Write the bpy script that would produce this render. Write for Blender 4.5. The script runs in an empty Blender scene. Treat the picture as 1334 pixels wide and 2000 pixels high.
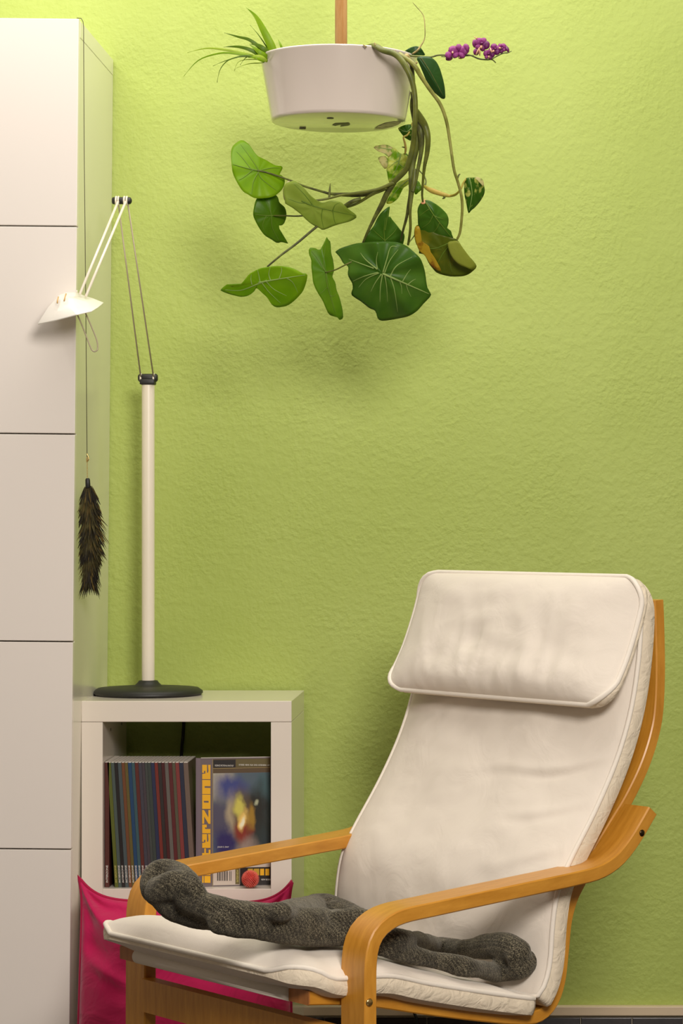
import bpy, bmesh, math, random
from mathutils import Vector, Matrix, noise
random.seed(7)
S = bpy.context.scene
COL = S.collection

# ------------------------------------------------------------------ camera
ZC, FPX, VX, VY, HC = 5.1, 4950.0, 981.0, 1021.0, 1.08     # distance to wall, focal in px, principal point, height
cam_d = bpy.data.cameras.new('camera')
cam = bpy.data.objects.new('camera', cam_d); COL.objects.link(cam)
cam.location = (0, -ZC, HC); cam.rotation_euler = (math.pi/2, 0, 0)
cam_d.sensor_fit = 'HORIZONTAL'; cam_d.sensor_width = 36
cam_d.lens = 36*FPX/1334
cam_d.shift_x = (667-VX)/1334; cam_d.shift_y = (VY-1000)/1334
cam_d.clip_start = .1; cam_d.clip_end = 50
S.camera = cam

# ------------------------------------------------------------------ world, lights, exposure
w = bpy.data.worlds.new('world'); S.world = w; w.use_nodes = True
w.node_tree.nodes['Background'].inputs[0].default_value = (1, .9, .78, 1)
w.node_tree.nodes['Background'].inputs[1].default_value = .05
def area(name, loc, target, size, power, color, spread=180):
    l = bpy.data.lights.new(name, 'AREA'); l.shape = 'DISK'; l.size = size
    l.energy = power; l.color = color; l.spread = math.radians(spread)
    o = bpy.data.objects.new(name, l); COL.objects.link(o); o.location = loc
    o.rotation_euler = (Vector(target)-Vector(loc)).to_track_quat('-Z', 'Y').to_euler()
    return o
la = area('ceiling_lamp_near_wall', (-.50, -.66, 2.58), (-.50, -.56, 0), 1.3, 27, (1, .95, .89))
la.data.shape = 'RECTANGLE'; la.data.size = 2.0; la.data.size_y = .85
area('ceiling_lamp_room', (.45, -4.1, 2.15), (-.3, -.3, .8), .85, 92, (1, .935, .875))
S.view_settings.view_transform = 'Standard'; S.view_settings.look = 'None'
S.view_settings.gamma = 1; S.view_settings.use_curve_mapping = False
S.view_settings.exposure = 0.0

# ------------------------------------------------------------------ helpers
def P(px, py, Y):
    "point of the place that stands at wall distance Y (Y<=0) and shows at this pixel of the photo"
    d = ZC+Y
    return Vector(((px-VX)*d/FPX, Y, HC-(py-VY)*d/FPX))
def srgb(r, g, b):
    f = lambda c: (c/255/12.92) if c/255 <= .04045 else ((c/255+.055)/1.055)**2.4
    return (f(r), f(g), f(b), 1)
def tag(o, label=None, cat=None, group=None, kind=None):
    if label: o['label'] = label
    if cat: o['category'] = cat
    if group: o['group'] = group
    if kind: o['kind'] = kind
    return o
def empty(name, loc, label, cat, group=None):
    o = bpy.data.objects.new(name, None); COL.objects.link(o); o.location = loc
    o.empty_display_size = .05
    return tag(o, label, cat, group)
bpy_inv = {}
def mesh_obj(name, verts, faces, mat, parent=None, smooth=True, kind=None):
    me = bpy.data.meshes.new(name); me.from_pydata([tuple(v) for v in verts], [], faces); me.update()
    return link(name, me, mat, parent, smooth, kind)
def world_loc(p):
    v = Vector((0, 0, 0))
    while p is not None: v += p.location; p = p.parent
    return v
def link(name, me, mat, parent=None, smooth=True, kind=None):
    "meshes come in world coordinates; shift them under their (unrotated) parent, origin at own centre"
    if mat: me.materials.clear(); me.materials.append(mat)
    if smooth:
        me.polygons.foreach_set('use_smooth', [True]*len(me.polygons))
    n = len(me.vertices)
    c = Vector((0, 0, 0))
    if n:
        xs = [v.co for v in me.vertices]
        lo = Vector((min(v[i] for v in xs) for i in range(3))); hi = Vector((max(v[i] for v in xs) for i in range(3)))
        c = (lo+hi)/2; c.z = lo.z
    me.transform(Matrix.Translation(-c))
    o = bpy.data.objects.new(name, me); COL.objects.link(o)
    o.parent = parent
    o.location = c - (world_loc(parent) if parent else Vector((0, 0, 0)))
    if kind: o['kind'] = kind
    return o
def bm_obj(name, bm, mat, parent=None, smooth=False, kind=None, recalc=True):
    if recalc: bmesh.ops.recalc_face_normals(bm, faces=bm.faces)
    me = bpy.data.meshes.new(name); bm.to_mesh(me); bm.free()
    return link(name, me, mat, parent, smooth, kind)
def add_box(bm, lo, hi, bev=0.0):
    b = bmesh.new(); bmesh.ops.create_cube(b, size=1)
    for v in b.verts:
        v.co = Vector(((lo[i]+hi[i])/2 + v.co[i]*(hi[i]-lo[i]) for i in range(3)))
    if bev: bmesh.ops.bevel(b, geom=b.edges[:], offset=bev, segments=2, affect='EDGES', profile=.5)
    me = bpy.data.meshes.new('t'); b.to_mesh(me); b.free(); bm.from_mesh(me); bpy.data.meshes.remove(me)
def box(name, lo, hi, mat, parent=None, bev=0.0, kind=None):
    bm = bmesh.new(); add_box(bm, lo, hi, bev); return bm_obj(name, bm, mat, parent, False, kind)
def catmull(pts, n=8, closed=False):
    pts = [tuple(p) for p in pts]; out = []; N = len(pts)
    if N < 3 and not closed:
        a, b = pts; return [tuple(a[k]+(b[k]-a[k])*i/n for k in range(len(a))) for i in range(n+1)]
    rng = range(N if closed else N-1)
    for i in rng:
        if closed: p0, p1, p2, p3 = pts[(i-1) % N], pts[i], pts[(i+1) % N], pts[(i+2) % N]
        else: p0, p1, p2, p3 = pts[max(i-1, 0)], pts[i], pts[i+1], pts[min(i+2, N-1)]
        for k in range(n):
            t = k/n
            out.append(tuple(.5*((2*b)+(-a+c)*t+(2*a-5*b+4*c-d)*t*t+(-a+3*b-3*c+d)*t*t*t) for a, b, c, d in zip(p0, p1, p2, p3)))
    if not closed: out.append(pts[-1])
    return out
def resample(pts, n, closed=False):
    P_ = [Vector(p) for p in pts]
    if closed: P_.append(P_[0])
    L = [0]
    for a, b in zip(P_, P_[1:]): L.append(L[-1]+(b-a).length)
    out = []; j = 0; m = n if closed else n-1
    for i in range(n):
        s = L[-1]*i/m
        while j < len(L)-2 and L[j+1] < s: j += 1
        t = (s-L[j])/max(1e-9, L[j+1]-L[j]); out.append(P_[j].lerp(P_[j+1], min(1, max(0, t))))
    return out
def tube_into(bm, pts, rad, seg=8, caps=True, closed=False):
    pts = [Vector(p) for p in pts]; n = len(pts)
    rs = rad if isinstance(rad, (list, tuple)) else [rad]*n
    rings = []; up = None
    for i, p in enumerate(pts):
        a = pts[(i-1) % n] if closed else pts[max(0, i-1)]; b = pts[(i+1) % n] if closed else pts[min(n-1, i+1)]
        t = (b-a); t = t.normalized() if t.length > 1e-9 else Vector((0, 0, 1))
        if up is None:
            up = Vector((0, 0, 1)) if abs(t.z) < .9 else Vector((1, 0, 0))
        up = (up-t*up.dot(t)).normalized(); s = t.cross(up)
        rings.append([bm.verts.new(p+(up*math.cos(2*math.pi*k/seg)+s*math.sin(2*math.pi*k/seg))*rs[i]) for k in range(seg)])
    for i in range(n if closed else n-1):
        A, B = rings[i], rings[(i+1) % n]
        for k in range(seg): bm.faces.new((A[k], A[(k+1) % seg], B[(k+1) % seg], B[k]))
    if caps and not closed:
        bm.faces.new(rings[0][::-1]); bm.faces.new(rings[-1])
def tube(name, pts, rad, mat, parent=None, seg=8, closed=False):
    bm = bmesh.new(); tube_into(bm, pts, rad, seg, True, closed); return bm_obj(name, bm, mat, parent, True)
def interp(pts, rads, n=8):
    q = catmull([tuple(p)+(r,) for p, r in zip(pts, rads)], n)
    return [Vector(v[:3]) for v in q], [max(1e-4, v[3]) for v in q]
def lathe(name, prof, center, mat, parent=None, seg=64, closed=False):
    verts = []; faces = []
    for r, z in prof:
        for k in range(seg):
            a = 2*math.pi*k/seg; verts.append((center[0]+r*math.cos(a), center[1]+r*math.sin(a), center[2]+z))
    n = len(prof)
    for i in range(n-1+(1 if closed else 0)):
        for k in range(seg):
            a, b = i*seg, ((i+1) % n)*seg
            faces.append((a+k, a+(k+1) % seg, b+(k+1) % seg, b+k))
    bm = bmesh.new(); me = bpy.data.meshes.new('t'); me.from_pydata(verts, [], faces); bm.from_mesh(me); bpy.data.meshes.remove(me)
    bmesh.ops.remove_doubles(bm, verts=bm.verts, dist=1e-6)
    return bm_obj(name, bm, mat, parent, True)
def sharp(o, ang=35):
    m = o.modifiers.new('edges', 'EDGE_SPLIT'); m.split_angle = math.radians(ang)
    return o

# ------------------------------------------------------------------ materials
def mat(name, col, rough=.5, metal=0, spec=.5, bump=None, coat=0, sheen=0, trans=0, alt=None, sub=0):
    """bump = (scale, strength, distance); alt = (colour2, noise scale, lo, hi, stretch)"""
    m = bpy.data.materials.new(name); m.use_nodes = True
    nt = m.node_tree; N = nt.nodes; L = nt.links; b = N['Principled BSDF']
    b.inputs['Base Color'].default_value = col; b.inputs['Roughness'].default_value = rough
    b.inputs['Metallic'].default_value = metal; b.inputs['Specular IOR Level'].default_value = spec
    b.inputs['Coat Weight'].default_value = coat; b.inputs['Coat Roughness'].default_value = .15
    b.inputs['Sheen Weight'].default_value = sheen; b.inputs['Sheen Roughness'].default_value = .5
    tc = N.new('ShaderNodeTexCoord'); src = tc.outputs['Object']
    colout = None
    if alt:
        mp = N.new('ShaderNodeMapping'); mp.inputs['Scale'].default_value = alt[4] if len(alt) > 4 else (1, 1, 1)
        L.new(src, mp.inputs['Vector'])
        nz = N.new('ShaderNodeTexNoise'); nz.inputs['Scale'].default_value = alt[1]; nz.inputs['Detail'].default_value = 5
        L.new(mp.outputs[0], nz.inputs['Vector'])
        cr = N.new('ShaderNodeValToRGB'); cr.color_ramp.elements[0].position = alt[2]; cr.color_ramp.elements[1].position = alt[3]
        cr.color_ramp.elements[0].color = col; cr.color_ramp.elements[1].color = alt[0]
        L.new(nz.outputs['Fac'], cr.inputs['Fac']); L.new(cr.outputs['Color'], b.inputs['Base Color']); colout = cr.outputs['Color']
    if bump:
        nz = N.new('ShaderNodeTexNoise'); nz.inputs['Scale'].default_value = bump[0]; nz.inputs['Detail'].default_value = 6
        nz.inputs['Roughness'].default_value = .6
        L.new(src, nz.inputs['Vector'])
        bp = N.new('ShaderNodeBump'); bp.inputs['Strength'].default_value = bump[1]; bp.inputs['Distance'].default_value = bump[2]
        L.new(nz.outputs['Fac'], bp.inputs['Height']); L.new(bp.outputs[0], b.inputs['Normal'])
    if trans:
        t = N.new('ShaderNodeBsdfTranslucent'); t.inputs[0].default_value = col
        if colout: L.new(colout, t.inputs[0])
        mx = N.new('ShaderNodeMixShader'); mx.inputs[0].default_value = trans
        L.new(b.outputs[0], mx.inputs[1]); L.new(t.outputs[0], mx.inputs[2]); L.new(mx.outputs[0], N['Material Output'].inputs[0])
    return m

def wall_material():
    m = bpy.data.materials.new('green_plaster'); m.use_nodes = True
    nt = m.node_tree; N = nt.nodes; L = nt.links; b = N['Principled BSDF']
    b.inputs['Roughness'].default_value = .55; b.inputs['Specular IOR Level'].default_value = .28
    tc = N.new('ShaderNodeTexCoord'); g = tc.outputs['Object']
    n0 = N.new('ShaderNodeTexNoise'); n0.inputs['Scale'].default_value = 2.2; n0.inputs['Detail'].default_value = 3
    L.new(g, n0.inputs['Vector'])
    cr = N.new('ShaderNodeValToRGB'); cr.color_ramp.elements[0].color = srgb(163, 179, 88); cr.color_ramp.elements[1].color = srgb(171, 186, 98)
    cr.color_ramp.elements[0].position = .35; cr.color_ramp.elements[1].position = .65
    L.new(n0.outputs['Fac'], cr.inputs['Fac']); L.new(cr.outputs['Color'], b.inputs['Base Color'])
    # trowelled relief: fine grain where a broad mask lets it through, pits and ridges
    fine = N.new('ShaderNodeTexNoise'); fine.inputs['Scale'].default_value = 120; fine.inputs['Detail'].default_value = 3; fine.inputs['Roughness'].default_value = .5
    mid = N.new('ShaderNodeTexNoise'); mid.inputs['Scale'].default_value = 62; mid.inputs['Detail'].default_value = 5; mid.inputs['Distortion'].default_value = .15
    mask = N.new('ShaderNodeTexNoise'); mask.inputs['Scale'].default_value = 7; mask.inputs['Detail'].default_value = 2
    for n in (fine, mid, mask): L.new(g, n.inputs['Vector'])
    mr = N.new('ShaderNodeMapRange'); mr.inputs['From Min'].default_value = .35; mr.inputs['From Max'].default_value = .65
    mr.inputs['To Min'].default_value = .7; mr.inputs['To Max'].default_value = 2.4
    L.new(mask.outputs['Fac'], mr.inputs['Value'])
    m1 = N.new('ShaderNodeMath'); m1.operation = 'MULTIPLY'; L.new(fine.outputs['Fac'], m1.inputs[0]); L.new(mr.outputs[0], m1.inputs[1])
    m2 = N.new('ShaderNodeMapRange'); m2.inputs['From Min'].default_value = .42; m2.inputs['From Max'].default_value = .75
    m2.inputs['To Max'].default_value = .9; L.new(mid.outputs['Fac'], m2.inputs['Value'])
    ad = N.new('ShaderNodeMath'); ad.operation = 'ADD'; L.new(m1.outputs[0], ad.inputs[0]); L.new(m2.outputs[0], ad.inputs[1])
    bp = N.new('ShaderNodeBump'); bp.inputs['Strength'].default_value = .68; bp.inputs['Distance'].default_value = .0011
    L.new(ad.outputs[0], bp.inputs['Height']); L.new(bp.outputs[0], b.inputs['Normal'])
    return m

def wood_material(name, c1, c2, rough=.38, uv=False):
    m = bpy.data.materials.new(name); m.use_nodes = True
    nt = m.node_tree; N = nt.nodes; L = nt.links; b = N['Principled BSDF']
    b.inputs['Roughness'].default_value = rough; b.inputs['Coat Weight'].default_value = .2; b.inputs['Coat Roughness'].default_value = .3
    tc = N.new('ShaderNodeTexCoord'); mp = N.new('ShaderNodeMapping'); mp.inputs['Scale'].default_value = (6, 45, 45) if uv else (40, 40, 6)
    L.new(tc.outputs['UV' if uv else 'Object'], mp.inputs['Vector'])
    nz = N.new('ShaderNodeTexNoise'); nz.inputs['Scale'].default_value = 2.2; nz.inputs['Detail'].default_value = 7; nz.inputs['Roughness'].default_value = .65
    L.new(mp.outputs[0], nz.inputs['Vector'])
    cr = N.new('ShaderNodeValToRGB'); cr.color_ramp.elements[0].position = .3; cr.color_ramp.elements[1].position = .72
    cr.color_ramp.elements[0].color = c1; cr.color_ramp.elements[1].color = c2
    L.new(nz.outputs['Fac'], cr.inputs['Fac']); L.new(cr.outputs['Color'], b.inputs['Base Color'])
    return m

def knit_material():
    m = bpy.data.materials.new('grey_knit'); m.use_nodes = True
    nt = m.node_tree; N = nt.nodes; L = nt.links; b = N['Principled BSDF']
    b.inputs['Roughness'].default_value = .95; b.inputs['Specular IOR Level'].default_value = .1
    b.inputs['Sheen Weight'].default_value = .25; b.inputs['Sheen Tint'].default_value = (.8, .76, .66, 1)
    tc = N.new('ShaderNodeTexCoord'); g = tc.outputs['Object']
    nz = N.new('ShaderNodeTexNoise'); nz.inputs['Scale'].default_value = 620; nz.inputs['Detail'].default_value = 3
    n2 = N.new('ShaderNodeTexNoise'); n2.inputs['Scale'].default_value = 60; n2.inputs['Detail'].default_value = 3
    wv = N.new('ShaderNodeTexWave'); wv.inputs['Scale'].default_value = 62; wv.inputs['Distortion'].default_value = 3.5; wv.inputs['Detail Scale'].default_value = 3
    wv.wave_type = 'BANDS'; wv.bands_direction = 'DIAGONAL'
    for n in (nz, n2, wv): L.new(g, n.inputs['Vector'])
    cr = N.new('ShaderNodeValToRGB'); e = cr.color_ramp.elements
    e[0].position = .36; e[0].color = srgb(38, 35, 29); e[1].position = .74; e[1].color = srgb(142, 133, 110)
    el = cr.color_ramp.elements.new(.5); el.color = srgb(74, 69, 57)
    mx = N.new('ShaderNodeMath'); mx.operation = 'MULTIPLY_ADD'; mx.inputs[1].default_value = .09
    L.new(wv.outputs['Fac'], mx.inputs[0]); L.new(nz.outputs['Fac'], mx.inputs[2])
    m3 = N.new('ShaderNodeMath'); m3.operation = 'MULTIPLY_ADD'; m3.inputs[1].default_value = .25
    L.new(n2.outputs['Fac'], m3.inputs[0]); L.new(mx.outputs[0], m3.inputs[2])
    sb = N.new('ShaderNodeMath'); sb.operation = 'SUBTRACT'; sb.inputs[1].default_value = .2; L.new(m3.outputs[0], sb.inputs[0])
    L.new(sb.outputs[0], cr.inputs['Fac']); L.new(cr.outputs['Color'], b.inputs['Base Color'])
    bp = N.new('ShaderNodeBump'); bp.inputs['Strength'].default_value = .6; bp.inputs['Distance'].default_value = .0018
    L.new(sb.outputs[0], bp.inputs['Height']); L.new(bp.outputs[0], b.inputs['Normal'])
    return m

def cloth_material(name, c, rough=.85, weave=900, wr=(30, .35, .003), sheen=.1):
    m = bpy.data.materials.new(name); m.use_nodes = True
    nt = m.node_tree; N = nt.nodes; L = nt.links; b = N['Principled BSDF']
    b.inputs['Base Color'].default_value = c; b.inputs['Roughness'].default_value = rough; b.inputs['Specular IOR Level'].default_value = .2
    b.inputs['Sheen Weight'].default_value = sheen
    tc = N.new('ShaderNodeTexCoord')
    n1 = N.new('ShaderNodeTexNoise'); n1.inputs['Scale'].default_value = weave; n1.inputs['Detail'].default_value = 2
    n2 = N.new('ShaderNodeTexNoise'); n2.inputs['Scale'].default_value = wr[0]; n2.inputs['Detail'].default_value = 3; n2.inputs['Distortion'].default_value = 1.2
    for n in (n1, n2): L.new(tc.outputs['Object'], n.inputs['Vector'])
    b1 = N.new('ShaderNodeBump'); b1.inputs['Strength'].default_value = .25; b1.inputs['Distance'].default_value = .0006
    b2 = N.new('ShaderNodeBump'); b2.inputs['Strength'].default_value = wr[1]; b2.inputs['Distance'].default_value = wr[2]
    L.new(n1.outputs['Fac'], b1.inputs['Height']); L.new(n2.outputs['Fac'], b2.inputs['Height'])
    L.new(b1.outputs[0], b2.inputs['Normal']); L.new(b2.outputs[0], b.inputs['Normal'])
    return m

M_wall = wall_material()
M_white = mat('white_gloss_lacquer', srgb(236, 228, 219), .22, spec=.5, coat=.3)
M_carcass = mat('white_foil_carcass', srgb(230, 226, 206), .17, coat=.3)
M_shelf = mat('white_foil_shelf', srgb(236, 226, 212), .2, coat=.3)
M_seam = mat('dark_seam', srgb(120, 112, 84), .7)
M_plain = mat('plain_wall', srgb(168, 160, 152), .8)
M_floor = mat('floor_tile_grey', srgb(70, 62, 58), .4, alt=(srgb(86, 78, 70), 9, .3, .7))
M_tile = mat('black_glazed_tile', srgb(34, 28, 28), .2, alt=(srgb(48, 40, 38), 25, .35, .7))
M_grout = mat('pale_grout', srgb(186, 176, 156), .9)
M_rail = mat('cream_rail', srgb(206, 186, 156), .45)
M_lampw = mat('cream_white_enamel', srgb(238, 228, 208), .32)
M_lampg = mat('grey_wire', srgb(176, 164, 138), .4, metal=.3)
M_black = mat('black_plastic', srgb(34, 34, 31), .5, bump=(160, .15, .001))
M_shade = mat('white_glass_shade', srgb(250, 246, 236), .16, coat=.5, trans=.15)
M_goldslot = mat('warm_slot', srgb(206, 168, 104), .4)
M_wood = wood_material('honey_beech', srgb(184, 122, 32), srgb(212, 150, 54), uv=True)
M_woodend = wood_material('beech_end_grain', srgb(150, 90, 36), srgb(182, 118, 60), .6)
M_pole = wood_material('ramin_pole', srgb(200, 142, 78), srgb(228, 184, 120), .5)
M_brass = mat('brass_bolt', srgb(210, 176, 112), .25, metal=1)
M_steel = mat('dark_bolt', srgb(80, 64, 44), .3, metal=1)
M_cush = cloth_material('white_cotton', srgb(229, 219, 205), wr=(13, .35, .006))
M_side = cloth_material('cream_cotton', srgb(226, 212, 188), wr=(38, .8, .006))
M_pipe = cloth_material('white_piping', srgb(236, 227, 213), wr=(60, .2, .002))
M_canvas = cloth_material('white_canvas', srgb(226, 216, 200), wr=(20, .1, .001))
M_pink = cloth_material('magenta_cotton', srgb(190, 26, 84), wr=(14, .6, .010), weave=700, sheen=.3)
M_pinkd = cloth_material('magenta_seam', srgb(170, 20, 66), wr=(30, .4, .003), weave=700, sheen=.3)
M_knit = knit_material()
M_pot = mat('white_enamel_pot', srgb(228, 216, 204), .16, coat=1)
M_soil = mat('dark_soil', srgb(46, 34, 24), .95, bump=(90, .8, .006))
M_paper = mat('white_paper', srgb(226, 220, 208), .7)
M_mark = mat('grey_mark', srgb(104, 104, 84), .6)
M_smudge = mat('water_stain', srgb(160, 150, 130), .6, alt=(srgb(212, 200, 182), 60, .4, .6))
M_feather = mat('dark_feather', srgb(36, 30, 16), .8, alt=(srgb(92, 84, 34), 35, .45, .7), trans=.15)
M_feather2 = mat('brown_feather', srgb(112, 92, 38), .8, alt=(srgb(60, 50, 22), 40, .4, .7), trans=.2)
M_string = mat('dark_string', srgb(60, 50, 34), .8)
M_ball = mat('coral_rubber', srgb(255, 124, 104), .5, trans=.2, sheen=.2)

def leafmat(name, c1, c2, tr=.35, scale=14, lo=.35, hi=.65, rough=.42):
    return mat(name, c1, rough, spec=.3, alt=(c2, scale, lo, hi), trans=tr, bump=(120, .15, .001))
L_bright = leafmat('leaf_bright', srgb(128, 176, 10), srgb(156, 196, 28), .5)
L_mid = leafmat('leaf_mid', srgb(100, 148, 18), srgb(130, 172, 34), .4)
L_deep = leafmat('leaf_deep', srgb(84, 128, 10), srgb(110, 152, 24), .35)
L_dark = leafmat('leaf_dark', srgb(58, 102, 18), srgb(84, 126, 34), .22)
L_grey = leafmat('leaf_pale_back', srgb(146, 172, 58), srgb(170, 190, 84), .35)
L_orchid = leafmat('leaf_orchid', srgb(32, 66, 24), srgb(44, 82, 28), .12)
L_yellow = leafmat('leaf_yellowing', srgb(96, 112, 22), srgb(140, 136, 26), .35, 22, .48, .66)
L_fold = leafmat('leaf_fold_pale', srgb(172, 182, 74), srgb(182, 190, 84), .5)
L_brown = leafmat('leaf_brown', srgb(140, 84, 18), srgb(96, 58, 18), .2, 60)
L_vari = leafmat('leaf_variegated', srgb(134, 184, 20), srgb(232, 236, 130), .5, 60, .42, .58)
L_varp = leafmat('leaf_variegated_pale', srgb(226, 218, 156), srgb(136, 172, 46), .5, 50, .5, .6)
L_varid = leafmat('leaf_variegated_dark', srgb(62, 112, 20), srgb(204, 208, 104), .4, 60, .52, .6)
L_vein = mat('leaf_vein', srgb(164, 192, 104), .5, trans=.3)
L_vein2 = mat('leaf_vein_dim', srgb(120, 152, 48), .5, trans=.3)
L_stem = mat('stem_green', srgb(112, 118, 42), .5, alt=(srgb(84, 92, 30), 40, .4, .65), trans=.1)
L_stemd = mat('stem_dark', srgb(96, 104, 34), .6, alt=(srgb(66, 68, 24), 60, .4, .6))
L_stemy = mat('stem_yellow', srgb(206, 178, 84), .5, alt=(srgb(176, 166, 60), 60, .4, .6), trans=.2)
L_wood = mat('stem_woody', srgb(176, 154, 100), .7, alt=(srgb(108, 108, 48), 70, .4, .6))
L_grass = leafmat('blade_bright', srgb(136, 176, 22), srgb(170, 200, 40), .5)
L_grassd = leafmat('blade_dark', srgb(92, 126, 20), srgb(120, 150, 36), .4)
L_grassp = leafmat('blade_pale', srgb(182, 206, 72), srgb(200, 216, 96), .5)
L_petal = mat('orchid_petal', srgb(142, 44, 124), .5, alt=(srgb(186, 88, 160), 70, .4, .7), trans=.3)
L_petald = mat('orchid_petal_dark', srgb(96, 22, 84), .5, alt=(srgb(140, 44, 120), 80, .4, .7), trans=.25)
L_lip = mat('orchid_lip', srgb(228, 176, 140), .5, trans=.2)

# ------------------------------------------------------------------ the setting
XL, XR, YB, ZT = -2.2, 2.2, -6.2, 2.62
def plane_wall(name, lo, hi, m):
    return box(name, lo, hi, m, kind='structure')
plane_wall('wall_back', (XL-.1, 0, -.1), (XR+.1, .1, ZT+.1), M_wall)
plane_wall('wall_left', (XL-.1, YB, -.1), (XL, 0, ZT+.1), M_plain)
plane_wall('wall_right', (XR, YB, -.1), (XR+.1, 0, ZT+.1), M_plain)
plane_wall('wall_front', (XL-.1, YB-.1, -.1), (XR+.1, YB, ZT+.1), M_plain)
plane_wall('floor', (XL, YB, -.1), (XR, 0, 0), M_floor)
plane_wall('ceiling', (XL, YB, ZT), (XR, 0, ZT+.1), M_plain)
# cream rail over a row of black skirting tiles
box('trim_1', (XL, -.020, .0915), (XR, 0, .110), M_rail, None, .0015, 'structure')
sk = box('baseboard_back', (XL, -.006, 0), (XR, 0, .0885), M_grout, kind='structure')
tb = bmesh.new(); add_box(tb, (0, -.0095, .002), (.1012, -.0055, .0855), .0012)
tile0 = None; x = (1134-VX)*5.1/FPX - .103*int((1134-VX)*5.1/FPX/.103+1) - .103*21
while x < XR-.11:
    if x > XL:
        if tile0 is None:
            me = bpy.data.meshes.new('tile'); tb.to_mesh(me); tb.free(); me.materials.append(M_tile); tile0 = me
        o = bpy.data.objects.new('tile', tile0); COL.objects.link(o); o.parent = sk
        o.location = Vector((x+.0009, 0, 0)) - sk.location
    x += .103

# ------------------------------------------------------------------ tall cabinet (leans a hair towards the lamp)
CF = -.42; RS = (135.2-VX)*(ZC+CF)/FPX            # right side x near the bottom of the picture
cab = empty('tall_cabinet', (RS, CF/2, 0), 'tall glossy white cabinet of stacked flat doors, cut by the left edge', 'cabinet')
zt = HC+(VY-36.5)*(ZC+CF)/FPX; zb = zt-5*.3835
CW = .6; seam = [zt-.3835*i for i in range(6)]
bm = bmesh.new(); add_box(bm, (RS-2*CW, CF+.02, zb), (RS-.0005, -.004, zt-.032)); bm_obj('carcass', bm, M_carcass, cab)
box('top_panel', (RS-2*CW, CF+.02, zt-.031), (RS, -.004, zt), M_carcass, cab, .001)
box('plinth', (RS-2*CW+.02, CF+.05, 0), (RS-.02, -.03, zb), M_carcass, cab)
for c in range(2):
    for i in range(5):
        box('door', (RS-CW*(c+1)+.0012, CF, seam[i+1]+.0012), (RS-CW*c-(.0012 if c else 0), CF+.019, seam[i]-.0012*(i > 0)), M_white, cab, .0012)
cab.rotation_euler = (0, .0093, 0)
cab.location.x = RS - .0093*.12; cab.location.z = .012*0

# ------------------------------------------------------------------ shelf unit (two cells tall)
SD = -.315; SC = (ZC+SD)/FPX
sx0, sx1 = (159-VX)*SC, (569.5-VX)*SC
sz1 = HC-(1369-VY)*SC
ix0, ix1 = (200.5-VX)*SC, (529-VX)*SC
iz1, iz0 = HC-(1410-VY)*SC, HC-(1736-VY)*SC          # opening of the upper cell
szm = HC-(1776-VY)*SC
YBK = -.012
shelf = empty('shelf_unit', ((sx0+sx1)/2, SD/2, 0), 'low open-backed white shelf unit holding magazines, under the lamp', 'shelf')
box('top_panel', (sx0, SD, iz1), (sx1, YBK, sz1), M_shelf, shelf, .0012)
box('side_panel', (sx0, SD, 0), (ix0, YBK, iz1-.0006), M_shelf, shelf, .0008)
box('side_panel', (ix1, SD, 0), (sx1, YBK, iz1-.0006), M_shelf, shelf, .0008)
box('middle_shelf', (ix0, SD+.0004, szm), (ix1, YBK, iz0), M_shelf, shelf, .0006)
box('bottom_panel', (ix0, SD+.0004, 0), (ix1, YBK, .042), M_shelf, shelf, .0006)
for yy in (-.22, -.08):
    lathe('shelf_pin_hole', [(0, 0), (.003, 0), (.003, .001), (0, .001)], (0, 0, 0), M_mark, shelf, 12)
    h = shelf.children[-1] if False else [o for o in COL.objects if o.name.startswith('shelf_pin_hole')][-1]
    h.rotation_euler = (0, math.pi/2, 0); h.location = Vector((ix0+.0003, yy, iz1-.022)) - shelf.location

# ------------------------------------------------------------------ magazines
def spine_mag(x, w, lean, col, textcol, y0, label, h=.2375, dpt=.125):
    """one magazine seen by its spine; x = left foot on the shelf, lean = sideways shift of the head"""
    e = empty('magazine', (x, y0, iz0), label, 'magazine', 'magazines leaning spine-out in the shelf')
    c = mat('magazine_cover', col, .45)
    def T(px, py, pz): return Vector((x+px-lean*pz/h, y0+py, iz0+pz*math.cos(math.atan(lean/h))+.0004))
    def quadbox(name, a, b, m, par):
        vs = [T(p, q, r) for r in (a[2], b[2]) for q in (a[1], b[1]) for p in (a[0], b[0])]
        fs = [(0, 1, 3, 2), (4, 6, 7, 5), (0, 4, 5, 1), (2, 3, 7, 6), (0, 2, 6, 4), (1, 5, 7, 3)]
        bm = bmesh.new(); V_ = [bm.verts.new(v) for v in vs]
        for f in fs: bm.faces.new([V_[k] for k in f])
        return bm_obj(name, bm, m, par)
    quadbox('cover', (0.0002, 0, .0), (w-.0002, dpt, h-.0012), c, e)
    quadbox('pages', (.0009, .0012, .002), (w-.0009, dpt-.001, h), M_paper, e)
    # title printed up the foot of the spine
    cu = bpy.data.curves.new('spine_title', 'FONT'); cu.body = 'INTERZONE'; cu.size = w*.62; cu.offset = .00007
    cu.align_x = 'LEFT'; cu.align_y = 'CENTER'
    t = bpy.data.objects.new('tmp', cu); COL.objects.link(t)
    dg = bpy.context.evaluated_depsgraph_get(); me = bpy.data.meshes.new_from_object(t.evaluated_get(dg))
    bpy.data.objects.remove(t)
    ln = max(v.co.x for v in me.vertices) or 1
    k = .033/ln
    for v in me.vertices:
        q = T(w/2-v.co.y, -.0003, .0085+v.co.x*k); v.co = q
    link('spine_title', me, textcol, e, False)
    return e
tw = mat('title_white', srgb(220, 216, 206), .6); ty = mat('title_yellow', srgb(190, 178, 96), .6)
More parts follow.
